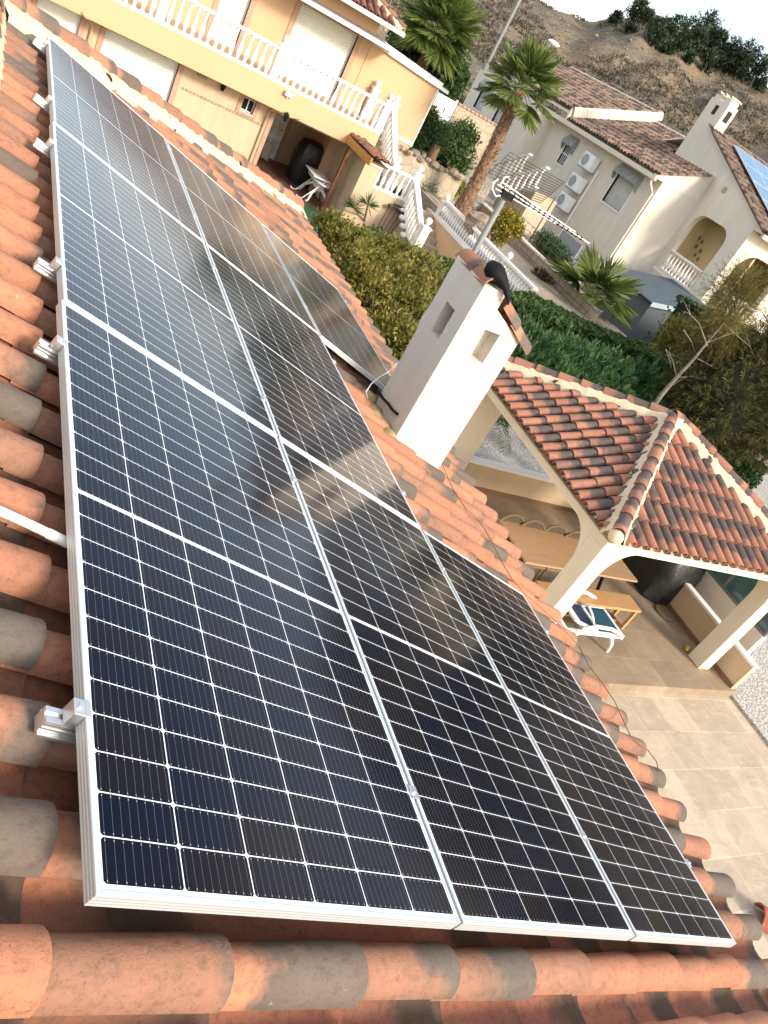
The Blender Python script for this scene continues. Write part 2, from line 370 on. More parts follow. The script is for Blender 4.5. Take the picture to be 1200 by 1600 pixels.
def foliage(name,m,blobs,n,L,W,parent,up=.5,shell=.5,cluster=6,spread=.1,lv=.35):
    k=max(1,n//cluster); P,d,idx=blob_points(blobs,k,shell)
    tone=rng.random(len(blobs))*.35
    P=np.repeat(P,cluster,0)+rng.normal(size=(k*cluster,3))*spread
    d=np.repeat(d,cluster,0); r=np.repeat(rng.random(k)*.45,cluster)+np.repeat(tone[idx],cluster)+rng.random(k*cluster)*.35-.1
    D=d*.7+rng.normal(size=d.shape)*.55+np.array([0,0,up])
    return leaf_mesh(name,m,P,D,L*(1+lv*rng.normal(size=len(P))).clip(.4,2),W*(1+.2*rng.normal(size=len(P))).clip(.5,1.6),r,parent)

def shoots(name,m,blobs,ns,nl,L,W,parent,slen=.28,up=.6,shell=.7):
    """leafy shoots: each a stem with narrow leaves radiating along it"""
    P0,d,idx=blob_points(blobs,ns,shell); S=d*.8+rng.normal(size=d.shape)*.35+np.array([0,0,up]); S/=np.linalg.norm(S,axis=1,keepdims=True)
    tone=rng.random(ns)*.4; P=np.repeat(P0,nl,0); SS=np.repeat(S,nl,0); f=np.tile(np.linspace(0,1,nl),ns)[:,None]
    rd=rng.normal(size=P.shape); rd-=SS*(rd*SS).sum(1,keepdims=True); rd/=np.linalg.norm(rd,axis=1,keepdims=True)
    D=SS*(.35+.9*f)+rd*(1.05-.75*f); D/=np.linalg.norm(D,axis=1,keepdims=True); Lr=L*(.75+.5*rng.random(len(P)))
    P=P+SS*f*slen+D*Lr[:,None]*.5
    r=np.repeat(tone,nl)+f[:,0]*.45+rng.random(len(P))*.15
    return leaf_mesh(name,m,P,D,Lr,W,r,parent)

# ------------------------------------------------------------------ curved clay tiles
def barrel(mb,p,sd,n,td,length,r0,r1,th=.012,seg=8,rnd=.5,h0=0,h1=0,arc=.93,squash=1.0):
    """convex tile: p lower end centre, sd up-slope dir, n normal, td across"""
    vs=[];tl=[]
    for (e,rr,hh,t) in ((0,r0,h0,0.),(length,r1,h1,1.)):
        c=p+sd*e+n*hh
        for q in (0,1):
            rad=rr-(th if q else 0)
            for k in range(seg+1):
                a=PI*(.5-arc/2)+PI*arc*k/seg
                vs.append(c+td*(math.cos(a)*rad)+n*(math.sin(a)*rad*squash)); tl.append(t)
    m=seg+1; fs=[]
    for k in range(seg):
        fs.append((k,k+1,2*m+k+1,2*m+k)); fs.append((m+k+1,m+k,3*m+k,3*m+k+1)); fs.append((k,m+k,m+k+1,k+1))
    fs.append((0,2*m,3*m,m)); fs.append((seg,m+seg,3*m+seg,2*m+seg))
    mb.add(vs,fs,tl,rnd)
def channel(mb,p,sd,n,td,length,r,seg=5,rnd=.5,h0=0,h1=0):
    vs=[];tl=[]
    for (e,hh,t) in ((0,h0,0.),(length,h1,1.)):
        c=p+sd*e+n*hh
        for k in range(seg+1):
            a=PI+PI*(.12+.76*k/seg); vs.append(c+td*(math.cos(a)*r)+n*(math.sin(a)*r*.55+r*.62)); tl.append(t)
    m=seg+1
    mb.add(vs,[(k,k+1,m+k+1,m+k) for k in range(seg)],tl,rnd)
def tiled_slope(mbc,mbh,O,sdown,td,s_end,rows,cols,sp,ex,keep,r=.083,seg=8,s_start=0,jit=.006,ph=0.0):
    """O origin on slope surface, sdown down-slope unit, td across unit. lower ends of rows at s_end - k*ex"""
    sdown=Vector(sdown);td=Vector(td); n=sdown.cross(td).normalized()
    if n.z<0:n=-n
    up=-sdown
    for j in range(cols[0],cols[1]):
        t=j*sp+ph
        for i in range(rows):
            s=s_end-i*ex
            if s<s_start-ex*.5: continue
            if keep(s-ex*.5,t):
                rd=random.random(); jt=random.uniform(-jit,jit); js=random.uniform(-jit,jit)*2
                q=O+sdown*(s+js)+td*(t+jt)
                barrel(mbc,q+n*.012,(up+td*random.uniform(-.008,.008)).normalized(),n,td,ex+.07,r*random.uniform(.97,1.03),r*.84,rnd=rd,seg=seg,h0=.004,h1=-.010)
            if keep(s-ex*.5,t+sp/2):
                q=O+sdown*s+td*(t+sp/2)
                channel(mbh,q+n*-.022,up,n,td,ex+.05,r*1.02,rnd=random.random(),h0=.0,h1=-.012)
def ridge_line(mbt,mbm,a,b,r=.10,ex=.36,skirt=1.35,drop=.09,nrm=None,start=0):
    """cap tiles from low a to high b with a mortar bed"""
    a=Vector(a);b=Vector(b); d=(b-a).normalized(); L=(b-a).length
    td=d.cross(Vector((0,0,1))).normalized(); n=td.cross(d).normalized()
    if n.z<0:n=-n
    k=0;s=start
    while s<L-.05:
        ln=min(ex+.07,L-s)
        barrel(mbt,a+d*s+n*.03,d,n,td,ln,r*random.uniform(.97,1.03),r*.86,rnd=random.random(),seg=9,h0=.006,h1=-.008)
        s+=ex
    # mortar bed, lumpy
    m=max(2,int(L/.05)); vs=[];fs=[]
    prof=[(-skirt,-drop-.05),(-skirt+.25,-.04),(-.62,.055),(.62,.055),(skirt-.25,-.04),(skirt,-drop-.05)]
    for i in range(m+1):
        c=a+d*(L*i/m)
        for (x,z) in prof:
            w_=random.uniform(-.014,.014); wz=random.uniform(-.010,.010)
            vs.append(c+td*((r+.03)*x+w_)+n*(z+wz))
    q=len(prof)
    for i in range(m):
        for k in range(q-1): fs.append((i*q+k,i*q+k+1,(i+1)*q+k+1,(i+1)*q+k))
    mbm.add(vs,fs)

# ================================================================== SETTING: ground, terraces, hills
ZP=-4.65; ZF=-4.5
g=MB(); g.box(-1500,1500,-1500,1500,-6.0,-4.72); struct('ground',g,earth)
g=MB(); g.box(3.3,11.72,-9,10.6,-4.9,ZP); struct('patio',g,patio_m)
g=MB(); g.box(6.2,11.75,4.42,9.1,-4.8,ZF); struct('pavilion_floor',g,pavfloor_m)
g=MB(); g.box(11.72,24,-9,14.6,-4.9,-4.60); g.box(6.2,11.72,10.6,14.6,-4.9,-4.6); g.box(6.2,11.72,9.1,10.6,-4.64,-4.6); struct('gravel',g,gravel_w)
g=MB(); g.box(3.3,6.2,10.6,20,-4.9,-4.66); g.box(-12,13.0,16.2,48,-4.9,-4.61); struct('yellow_house_yard',g,earth)
g=MB(); g.prism([(8.2,21.5,-4.6),(9.9,21.5,-4.6),(9.9,22.9,-4.6),(9.0,23.6,-4.6),(8.2,24.4,-4.6),(7.0,25.3,-4.6),(7.0,21.5,-4.6)],(0,0,.034)); struct('green_turf',g,turf)
# terrace of the neighbouring lots (higher ground)
g=MB(); g.box(13.12,17.6,16.2,46,-4.9,-2.9); g.box(17.6,60,22.7,46,-4.9,-2.9); struct('garden_terrace',g,sand)
g=MB(); g.box(17.6,60,16.2,22.7,-4.9,-3.85); struct('shed_yard',g,sand)
g=MB(); g.box(10.0,17.2,27.2,46,-4.9,-1.85); struct('upper_terrace',g,sand)

# hillside: elevations of the skyline seen from the house, by compass direction
SKYP=[(10,9),(24,12),(34,12),(41,9),(45.5,6.6),(50,6.7),(51.8,7.15),(54,6.95),(55.7,6.05),(57.8,4.85),(60.9,4.5),(67,4.3),(75,4.5),(90,4.5),(105,3.5),(125,2)]
def sky_el(az):
    pts=SKYP
    if az<=pts[0][0]:return pts[0][1]
    for (a,e),(b,f) in zip(pts,pts[1:]):
        if az<=b: t=(az-a)/(b-a); t=t*t*(3-2*t); return e+(f-e)*t
    return pts[-1][1]
from mathutils import noise as mn
def hill_z(x,y):
    dx,dy=x-CP[0],y-CP[1]; r=math.hypot(dx,dy); az=math.degrees(math.atan2(dy,dx))
    el=math.radians(sky_el(az)); top=CP[2]+118*math.tan(el)
    k=min(1,max(0,(r-50)/66)); k=k**1.1
    z=-1.4+(top+1.4)*k
    if r>116: z=top-(r-116)*.12
    a=min(1,max(0,(r-50)/20))
    a*=1-.8*min(1,max(0,(r-92)/26))
    z+=a*(mn.fractal(Vector((x*.045,y*.045,3)),1,2,5)*1.9+mn.fractal(Vector((x*.22,y*.22,9)),1,2,4)*.55)
    gul=abs(mn.noise(Vector(((x-y)*.05,(x+y)*.018,1)))); z-=a*(1-min(1,gul*5))*.9
    return z
vs=[];fs=[];na=240;nr=150
for i in range(na+1):
    az=R_(10+118*i/na)
    for j in range(nr+1):
        r=48+ (j/nr)**1.5*190
        x=CP[0]+r*math.cos(az);y=CP[1]+r*math.sin(az)
        vs.append((x,y,hill_z(x,y)))
for i in range(na):
    for j in range(nr): a=i*(nr+1)+j; fs.append((a,a+nr+1,a+nr+2,a+1))
b=NB('hillside'); v=b.pos()
n1=b.noise(v,.10,6,.6); n2=b.noise(v,.9,6,.7); n3=b.noise(b.mapping(v,(1,1,3)),2.6,5,.7); nz=b.n('SeparateXYZ'); b.l(v,nz.inputs[0])
c=b.mix(b.ramp(n2,[(.38,(0,0,0)),(.62,(1,1,1))]),(.12,.105,.083),(.22,.19,.145))
c=b.mix(b.ramp(n1,[(.45,(0,0,0)),(.60,(1,1,1))]),c,(.30,.225,.14))
c=b.mix(b.ramp(n3,[(.50,(0,0,0)),(.66,(1,1,1))]),c,(.06,.056,.04))
b.col(c); b.p.inputs['Roughness'].default_value=1; b.p.inputs['Specular IOR Level'].default_value=.1; b.bump(n3,.6,.3)
g=MB(); g.add(vs,fs); o=struct('hillside',g,b.m,smooth=True)

# ================================================================== OUR HOUSE
cT,sT=math.cos(TH),math.sin(TH)
def RF(s,t,off=0): return Vector((s*cT+off*sT,t,-s*sT+off*cT))
BASE=-.166; SP=.2225; EX=.37
sd_=Vector((cT,0,-sT)); UP_=Vector((sT,0,cT))
house=thing('tiled_house','own house with the terracotta tiled roof under the solar panels, cream chimney on its slope','house',(0,0,ZP))
wb=MB(); wb.box(-4.3,3.45,-2.6,9.55,ZP-.1,-1.75); wb.build('wall',cream,house)
caps=MB(); chn=MB(); S0=-.26
hipy=lambda x: 6.62+.955*x
O=RF(0,0,BASE)
keep=lambda s,t: -2.7<t<hipy(s*cT)-.02 and s>S0-.2
tiled_slope(caps,chn,O,sd_,Vector((0,1,0)),11*EX-.02,12,(-13,50),SP,EX,keep,r=.0705,seg=10,s_start=S0,ph=-.052)
# west slope
O2=Vector((2*RF(S0-.08,0)[0],0,0))
wd=Vector((-cT,0,-sT)); Ow=RF(S0-.22,0,BASE)
keepw=lambda s,t: -2.7<t<6.35+.955*s*cT and s>-.1
tiled_slope(caps,chn,Ow,wd,Vector((0,1,0)),11*EX,11,(-13,50),SP,EX,keepw,r=.0705,seg=6,s_start=0,ph=-.06)
# north (hip end) slope
apex=RF(S0-.04,6.42,BASE); nd=Vector((0,cT,-sT))
keepn=lambda s,t: abs(t)<s*cT*1.02+.02 and s>0
tiled_slope(caps,chn,apex,nd,Vector((1,0,0)),11*EX,11,(-20,21),SP,EX,keepn,r=.0705,seg=6)
roof=caps.build('roof',clay_house,house,smooth=True)
chn.build('channel_tiles',clay_chan,roof,smooth=True)
dk=MB()
e=RF(11*EX-.12,0,BASE-.10)
dk.prism([RF(S0,-2.65,BASE-.07),(e.x,-2.65,e.z),(e.x,hipy(e.x)-.1,e.z),RF(S0,6.4,BASE-.07)],(0,0,-.06))
dk.prism([(-.32,-2.65,.0-.1),(-.32,6.4,-.1),(-.5-e.x,9.6,e.z),(-.5-e.x,-2.65,e.z)],(0,0,-.06))
dk.prism([(-.3,6.4,-.1),(e.x,9.7,e.z),(-.5-e.x,9.7,e.z)],(0,0,-.06))
dk.build('roof_deck',mortar,roof)
rt=MB(); rm=MB()
ridge_a=RF(S0-.13,-2.7,BASE+.085); ridge_b=RF(S0-.13,6.45,BASE+.085)
ridge_line(rt,rm,ridge_a,ridge_b,r=.112,ex=.37,drop=.07,skirt=1.12)
hb=RF(11*EX-.08,0,BASE+.045); hx=hb.x
ridge_line(rt,rm,(hx,hipy(hx)+.03,hb.z),(ridge_b.x,6.42,ridge_b.z+.0),r=.108,ex=.37,drop=.13,skirt=1.95)
ridge_line(rt,rm,(-.62-hx,hipy(hx)+.03,hb.z),(ridge_b.x,6.42,ridge_b.z+.0),r=.108,ex=.37,drop=.10)
rt.build('ridge_tiles',clay_house,roof,smooth=True); rm.build('mortar',mortar,roof,smooth=True)

# chimney
cx0,cx1,cy0,cy1=2.60,3.10,3.61,4.07
ch=MB()
zA,zB=-.285,-.05
ch.box(cx0,cx1,cy0,cy1,-1.75,zA)
for (a,b_,c_,d_) in ((cx0,2.79,cy0,3.765),(2.925,cx1,cy0,3.765),(cx0,2.79,3.905,cy1),(2.925,cx1,3.905,cy1)): ch.box(a,b_,c_,d_,zA,zB)
ch.box(2.70,3.0,3.72,3.96,zA,zB)
ch.prism([(cx0,cy0,zB),(cx1,cy0,zB),(cx1,cy0,-.13+.08),(2.79,cy0,.105),(2.785,cy0,.225),(cx0,cy0,.225)],(0,cy1-cy0,0))
chim=ch.build('chimney',chim_m,house)
cc=MB()
for k in range(2):
    barrel(cc,Vector((2.695,cy0-.01+.02+k*.22,.195)),Vector((0,1,0)),Vector((0,0,1)),Vector((1,0,0)),.27,.102,.092,rnd=(.3,.62)[k],seg=10,h0=.006)
a=at(786,472,y=cy0)
sl=Vector((.84,0,-.54)).normalized(); nn=Vector((.54,0,.84)).normalized()
for k,yy in enumerate((3.66,3.84,4.01)):
    barrel(cc,Vector((2.80,yy,.125))+sl*.46,-sl,nn,Vector((0,1,0)),.30,.088,.078,rnd=(.1,.45,.7)[k],seg=9,h0=.006)
    barrel(cc,Vector((2.80,yy,.125))+sl*.22,-sl,nn,Vector((0,1,0)),.22,.086,.078,rnd=(.93,.15,.5)[k],seg=9,h0=.014,h1=.006)
cc.build('chimney_tiles',clay_house,chim,smooth=True)
fl=MB(); fl.box(2.70,2.705,3.70,3.98,-.28,-.06); fl.box(2.69,2.76,3.70,3.74,-.285,-.24); fl.build('flue_brick',terracotta,chim)
mb=MB()
for k in range(14):
    t=random.random(); q=RF(.0,0,0); x=cx0-.02-random.random()*.12; y=3.55+t*.62
    mb.ball((x,y,-x*math.tan(TH)-.13),random.uniform(.03,.07),8,5,(1.2,1.3,.5))
mb.build('mortar_flashing',clay('mossy_mortar',(.55,.38,.24),(.45,.33,.18),(.3,.26,.12),.5,moss=.9),chim,smooth=True)

# draped black rubber flap on the chimney top
bk=MB(); a=at(768,425,y=3.80); p1=at(770,430,y=3.74); p2=at(782,438,y=3.70); p3=at(790,452,y=3.62); p4=at(793,466,y=3.59)
zz_=Vector((0,0,.03)); p1=at(772,424,y=3.68);p2=at(784,437,y=3.63);p3=at(791,452,y=3.58);p4=at(794,468,y=3.56); bk.tube([p1+Vector((-.03,.06,.0)),p1+Vector((-.02,.045,.005)),p1,(p1+p2)/2,p2,p3,p4,at(794,476,y=3.56)],[.02,.050,.066,.062,.042,.026,.016,.006],14)
o=bk.build('rubber_flap',black_rub,smooth=True); tag(o,'shiny black rubber flap drooping over the tiles on top of the near chimney','rubber flap')

# antenna mast behind the chimney
an=thing('tv_antenna','grey antenna mast with a long white and black aerial boom rising behind the near chimney','antenna',(2.86,4.27,-1.2))
mb=MB(); mt=at(786,312,y=4.27); mb_=at(745,392,y=4.27)
mb.tube([(mb_.x,4.27,-1.3),(mt.x,4.27,mt.z)],.023,10); mb.build('mast',pole_m,an,smooth=True)
bl=at(778,288,y=4.27); br_=at(920,380,y=4.27)
mb=MB(); 
A=Vector(bl);B=Vector(br_)
d=(B-A).normalized(); up=Vector((0,0,1)); sdv=d.cross(up).normalized()
mb.tube([A,B],.0055,6); mb.tube([A+up*.028+sdv*.03,A+d*((B-A).length*.80)+up*.016+sdv*.03],.0045,6); mb.tube([A-up*.03,A+d*((B-A).length*.62)-up*.012],.004,6)
mb.build('boom',plastic,an,smooth=True)
mb=MB(); L=(B-A).length
for k in range(17):
    p=A+d*(L*(.06+.9*k/17)); hh=.016 if k<14 else .01
    mb.box(p.x-.006,p.x+.006,p.y-.005,p.y+.005,p.z-.014,p.z+.012)
    mb.tube([p-sdv*.075*(1-.02*k)+Vector((0,0,-.004)),p+sdv*.075*(1-.02*k)+Vector((0,0,-.004))],.0028,5)
mb.box(A.x+.06,A.x+.16,4.25,4.29,A.z-.06,A.z-.012)
mb.build('directors',black_rub,an)
mb=MB(); q=A+d*.02
mb.tube([q+Vector((-.04,0,.03)),q+Vector((-.07,-.02,.0)),q+Vector((-.06,-.03,-.04)),q+Vector((.0,-.02,-.07)),q+Vector((.05,0,-.05))],.006,6)
mb.tube([q+Vector((0,0,.0)),q+Vector((.0,.0,.06)),q+Vector((.03,0,.075))],.006,6); mb.build('dipole_loop',plastic,an,smooth=True)

# satellite dish behind the chimney
dc=at(694,535,y=4.75); ds=thing('satellite_dish','smooth grey satellite dish half hidden behind the left side of the near chimney','satellite dish',dc)
nv=(Vector(CP)-dc).normalized()*.35+Vector((.35,-.85,.42)).normalized(); nv.normalize()
ax=nv.cross(Vector((0,0,1))).normalized(); ay=ax.cross(nv); ay.normalize()
mb=MB(); vs=[];fs=[]; N=36; rr=[0.001,.1,.2,.3,.38,.405,.41,.40]; dd=[.0,.004,.017,.038,.061,.070,.062,.056]
for r0,d0 in zip(rr,dd):
    for k in range(N):
        t=2*PI*k/N; vs.append(dc+ax*math.cos(t)*r0*.94+ay*math.sin(t)*r0+nv*d0)
for i in range(len(rr)-1):
    for k in range(N): fs.append((i*N+k,i*N+(k+1)%N,(i+1)*N+(k+1)%N,(i+1)*N+k))
mb.add(vs,fs); mb.build('reflector',dishgrey,ds,smooth=True)
mb=MB(); mb.tube([dc-nv*.02,dc-nv*.12,Vector((dc.x,dc.y+.1,-1.7))],.02,8); mb.build('mount',pole_m,ds,smooth=True)

# ================================================================== SOLAR PANELS
PW,PH=1.038,2.094
b=NB('solar_cells'); ob=b.obj(); sx=b.n('SeparateXYZ'); b.l(ob,sx.inputs[0]); u,v=sx.outputs[0],sx.outputs[1]
pu=.1682; pv=.0851; mu=(PW-6*pu)/2; mv=(PH-24*pv-.013)/2
U=b.math('DIVIDE',b.math('SUBTRACT',u,mu),pu)
half=b.math('GREATER_THAN',v,PH/2)
v2=b.math('SUBTRACT',v,b.math('MULTIPLY',half,.013)); V=b.math('DIVIDE',b.math('SUBTRACT',v2,mv),pv)
fu=b.math('FRACT',U); fv=b.math('FRACT',V)
du=b.math('MULTIPLY',b.math('MINIMUM',fu,b.math('SUBTRACT',1,fu)),pu); dv=b.math('MULTIPLY',b.math('MINIMUM',fv,b.math('SUBTRACT',1,fv)),pv)
ins=b.math('MULTIPLY',b.math('MULTIPLY',b.math('GREATER_THAN',U,0),b.math('LESS_THAN',U,6)),b.math('MULTIPLY',b.math('GREATER_THAN',V,0),b.math('LESS_THAN',V,24)))
mid=b.math('GREATER_THAN',b.math('ABSOLUTE',b.math('SUBTRACT',v,PH/2)),.0075)
cell=b.math('MULTIPLY',b.math('MULTIPLY',b.math('GREATER_THAN',du,.0013),b.math('GREATER_THAN',dv,.0013)),b.math('GREATER_THAN',b.math('ADD',du,dv),.0075))
cell=b.math('MULTIPLY',b.math('MULTIPLY',cell,ins),mid)
bb=b.math('MULTIPLY',b.math('ABSOLUTE',b.math('SUBTRACT',b.math('FRACT',b.math('MULTIPLY',fu,9)),.5)),pu/9)
bus=b.math('LESS_THAN',bb,.00038)
dash=b.math('MULTIPLY',b.math('LESS_THAN',bb,.0009),b.math('LESS_THAN',b.math('ABSOLUTE',b.math('SUBTRACT',dv,.0065)),.0018))
wn=b.n('TexWhiteNoise',noise_dimensions='3D'); cb=b.n('CombineXYZ'); b.l(b.math('FLOOR',U),cb.inputs[0]); b.l(b.math('FLOOR',V),cb.inputs[1]); oi=b.n('ObjectInfo'); b.l(oi.outputs['Random'],cb.inputs[2]); b.l(cb.outputs[0],wn.inputs[0])
cc_=b.mix(wn.outputs[0],(.002,.0042,.013),(.0055,.0045,.0075))
# fine finger lines tint
cc_=b.mix(b.math('MULTIPLY',bus,.2),cc_,(.50,.52,.55)); cc_=b.mix(b.math('MULTIPLY',dash,.4),cc_,(.7,.72,.74))
b.col(b.mix(cell,(.74,.77,.78),cc_))
dust=b.noise(b.pos(),3.5,6,.65)
b.l(b.math('MULTIPLY_ADD',dust,.12,.07),b.p.inputs['Roughness']); b.p.inputs['IOR'].default_value=1.5
lw=b.n('LayerWeight'); lw.inputs[0].default_value=.5
b.l(b.ramp(lw.outputs['Facing'],[(.30,(.13,.13,.13)),(.55,(.30,.30,.30)),(.82,(.85,.85,.85))]),b.p.inputs['Specular IOR Level'])
cells_m=b.m
b=NB('panel_frame'); ob=b.obj(); b.col((.56,.60,.61)); b.p.inputs['Metallic'].default_value=.35; b.p.inputs['Roughness'].default_value=.42
wv=b.n('TexWave',wave_type='BANDS',bands_direction='Z'); b.l(ob,wv.inputs[0]); wv.inputs['Scale'].default_value=34; b.bump(wv.outputs[1],.5,.0015); frame_m=b.m
def make_panel():
    t=thing('solar_panel','tmp','solar panel')
    f=MB(); w_=.011; h=.035
    f.box(0,w_,0,PH,-h,0); f.box(PW-w_,PW,0,PH,-h,0); f.box(w_,PW-w_,0,w_,-h,0); f.box(w_,PW-w_,PH-w_,PH,-h,0)
    for (a,c_) in ((w_,.03),(PW-.03,PW-w_)): f.box(a,c_,.011,PH-.011,-h,-h+.002)
    f.build('frame',frame_m,t,bevel=.0012)
    c_=MB(); c_.box(w_,PW-w_,w_,PH-w_,-.007,-.0015); c_.build('cell_laminate',cells_m,t)
    j=MB(); j.box(.47,.57,1.0,1.09,-.030,-.0075); j.build('junction_box',black_rub,t)
    return t
proto=make_panel(); COLS=[0,PW+.012,2*PW+.030]; ROWS=[0,PH+.014,2*PH+.030]; XS=[0,.010,.018]
lab={(0,0):'nearest solar panel, lower left corner of the array beside the bare tiles',(1,0):'middle solar panel of the nearest row, between two others',(2,0):'right hand solar panel of the nearest row, closest to the eave above the patio',
(0,1):'left solar panel of the two panel middle row, reflecting blue sky',(1,1):'right solar panel of the two panel middle row, next to the chimney gap',
(0,2):'far left solar panel at the top end of the array by the hip mortar',(1,2):'middle solar panel of the farthest row',(2,2):'far right solar panel whose lower corner goes behind the chimney'}
first=True
for (i,j),lb in lab.items():
    o=proto if first else copy_tree(proto); first=False
    o.location=RF(COLS[i]+XS[j],ROWS[j],0); o.rotation_euler=(0,TH,0); tag(o,lb,'solar panel','rooftop solar panels')
# rails with clamps
RV=[.362,1.79,2.405,3.835,4.655,6.08]; RN=['nearest','second','third','fourth','fifth','farthest']
for k,vv in enumerate(RV):
    ue=3.24 if k not in (2,3) else 2.17
    r=thing('mounting_rail','','rail',RF(-.07,vv,-.06)); tag(r,f'{RN[k]} aluminium mounting rail sticking out left from under the solar panels','mounting rail','rails under the solar panels')
    mb=MB()
    def rb(y0,y1,w0,w1,us=-.060):   # box in roof coordinates
        mb.hexa([RF(us,vv+y0,w0),RF(ue,vv+y0,w0),RF(ue,vv+y1,w0),RF(us,vv+y1,w0)],[RF(us,vv+y0,w1),RF(ue,vv+y0,w1),RF(ue,vv+y1,w1),RF(us,vv+y1,w1)])
    rb(-.0185,.0185,-.075,-.041); rb(-.0185,-.006,-.041,-.036); rb(.006,.0185,-.041,-.036); rb(-.021,-.0186,-.058,-.052); rb(.0186,.021,-.058,-.052)
    rb(-.028,-.0186,-.0748,-.066)
    mb.build('rail',alu,r,bevel=.0008)
    def cbx(us0,us1,y0,y1,w0,w1,m_): m_.hexa([RF(us0,vv+y0,w0),RF(us1,vv+y0,w0),RF(us1,vv+y1,w0),RF(us0,vv+y1,w0)],[RF(us0,vv+y0,w1),RF(us1,vv+y0,w1),RF(us1,vv+y1,w1),RF(us0,vv+y1,w1)])
    dx=XS[0 if k<2 else 1 if k<4 else 2]
    for side in (0,1):
        if side==1 and k==4: continue
        e=MB(); u0=dx if side==0 else (dx+(COLS[2] if k not in (2,3) else COLS[1])+PW); sg=-1 if side==0 else 1
        lo,hi=sorted((u0+sg*.026,u0+sg*.001)); cbx(lo,hi,-.019,.019,-.036,.0035,e)
        lo,hi=sorted((u0+sg*.001,u0-sg*.010)); cbx(lo,hi,-.019,.019,.0008,.0035,e)
        e.build('end_clamp',alu,r,bevel=.002)
        p=RF(u0+sg*.013,vv,.0035); e=MB(); e.tube([p,p+UP_*.006],.0062,6); e.build('clamp_bolt',alu,r)
    for ci in (1,2):
        if ci==2 and k in (2,3): continue
        e=MB(); u0=dx+COLS[ci]-.006-(.003 if ci==2 else 0); cbx(u0-.017,u0+.017,-.02,.02,.0008,.0042,e); p=RF(u0,vv,.004); e.tube([p,p+UP_*.005],.006,6)
        e.build('mid_clamp',alu,r)
# conduit, cables
mb=MB(); a=RF(-.36,.93,-.075); c_=RF(.02,.905,-.06); d=(c_-a)
pts=[];rad=[]
for i in range(121):
    pts.append(a+d*(i/120)+Vector((0,0,.01*math.sin(i/120*PI)))); rad.append(.0115+(.0012 if i%2 else -.0008) if i<104 else .0135)
mb.tube(pts,rad,12); o=mb.build('corrugated_conduit',plastic,smooth=True); tag(o,'ribbed white conduit lying across the tiles and running under the left panel edge','conduit')
mb=MB(); wp=[(690,722),(702,752),(712,772),(728,795),(745,810),(757,826),(770,850),(785,880),(800,905),(820,928),(840,945),(862,965),(885,988),(905,1010),(920,1040),(940,1066),(960,1095),(985,1150),(1000,1163),(1012,1172),(1026,1190),(1029,1206)]
def roofpix(px,py,off):
    n=np.array([sT,0,cT]);v_=CW.T@np.array([px-600,py-800,CF]);t=(off-CP@n)/(v_@n);return Vector(CP+v_*t)
pts=[]
for (a_,b_) in wp:
    p=roofpix(a_,b_,-.078); ph=((p.y+.06)/SP)%1; ph=min(ph,1-ph)*SP
    pts.append(p)
mb.tube(pts,.0032,6); o=mb.build('brown_cable',wire_brown,smooth=True); tag(o,'thin brown cable winding over the tile ends between the chimney and the eave','cable')
mb=MB(); mb.tube([at(591,610,x=2.585),at(598,622,x=2.58),at(606,630,x=2.58),at(613,640,x=2.58),at(621,647,x=2.585)],.011,8); o=mb.build('black_cable_end',black_rub,smooth=True); tag(o,'short thick black cable end against the shaded side of the chimney base','cable')
mb=MB(); mb.tube([roofpix(574,622,-.10),roofpix(572,612,-.05),roofpix(580,600,-.01),roofpix(592,590,.01),roofpix(607,581,.01),roofpix(620,568,-.03)],.0045,6); o=mb.build('white_cable',plastic,smooth=True); tag(o,'thin white cable looping from under the far panel to the chimney','cable')
# loose terracotta piece and mortar at the eave corner
mb=MB(); p=at(1180,1432,z=ZP+.005); barrel(mb,p,Vector((.80,-.60,0)).normalized(),Vector((0,0,1)),Vector((.6,.80,0)).normalized(),.60,.17,.15,th=.02,rnd=.12,seg=12)
o=mb.build('broken_ridge_tile',simple('dark_terracotta',(.36,.11,.06),.8,var=.2,scale=12),smooth=True); tag(o,'dark terracotta roof tile lying on the patio at the lower right edge of the photo','roof tile')

# ================================================================== PAVILION
px0,px1,py0,py1=7.05,11.40,4.85,9.02; PB=-2.50; PT=-2.24; PWD=.29
pav=thing('garden_pavilion','open garden pavilion with mottled tiled hip roof and cream posts on the patio','pavilion',((px0+px1)/2,(py0+py1)/2,ZF))
for (a,c_) in ((px0,py0),(px1-PWD,py0),(px0,py1-PWD),(px1-PWD,py1-PWD)):
    mb=MB(); mb.box(a,a+(PWD if not(a==px0 and c_>8) else .79),c_,c_+PWD,ZF,PB-.001); mb.build('post',cream,pav,bevel=.012)
mb=MB()
mb.box(px0,px1,py0,py0+PWD,PB,PT); mb.box(px0,px1,py1-PWD,py1,PB,PT); mb.box(px0,px0+PWD,py0+PWD,py1-PWD,PB,PT); mb.box(px1-PWD,px1,py0+PWD,py1-PWD,PB,PT)
mb.build('beam',cream,pav)
def bracket(corner,ax,sg,thick_ax,t0,t1,R=.42,H=.48):
    """curved haunch filling the corner between post face and beam underside"""
    poly=[]; cx_,z=corner
    poly.append((cx_,z)); 
    N=10
    for k in range(N+1):
        a=PI/2*k/N; poly.append((cx_+sg*R*(1-math.sin(a)),z-H*(1-math.cos(a))) )
    pts=[((p[0],t0,p[1]) if ax=='x' else (t0,p[0],p[1])) for p in poly]
    mb=MB(); mb.prism(pts,(0,t1-t0,0) if ax=='x' else (t1-t0,0,0)); return mb
e_=.004
for (c_,sg) in ((py0+PWD,1),(py1-PWD,-1)):
    for xx in ((px0,px1-PWD) if c_<8 else (px0,px0+.5,px1-PWD)): bracket((c_,PB),'y',sg,'x',xx+e_,xx+PWD-e_).build('arch_haunch',cream,pav)
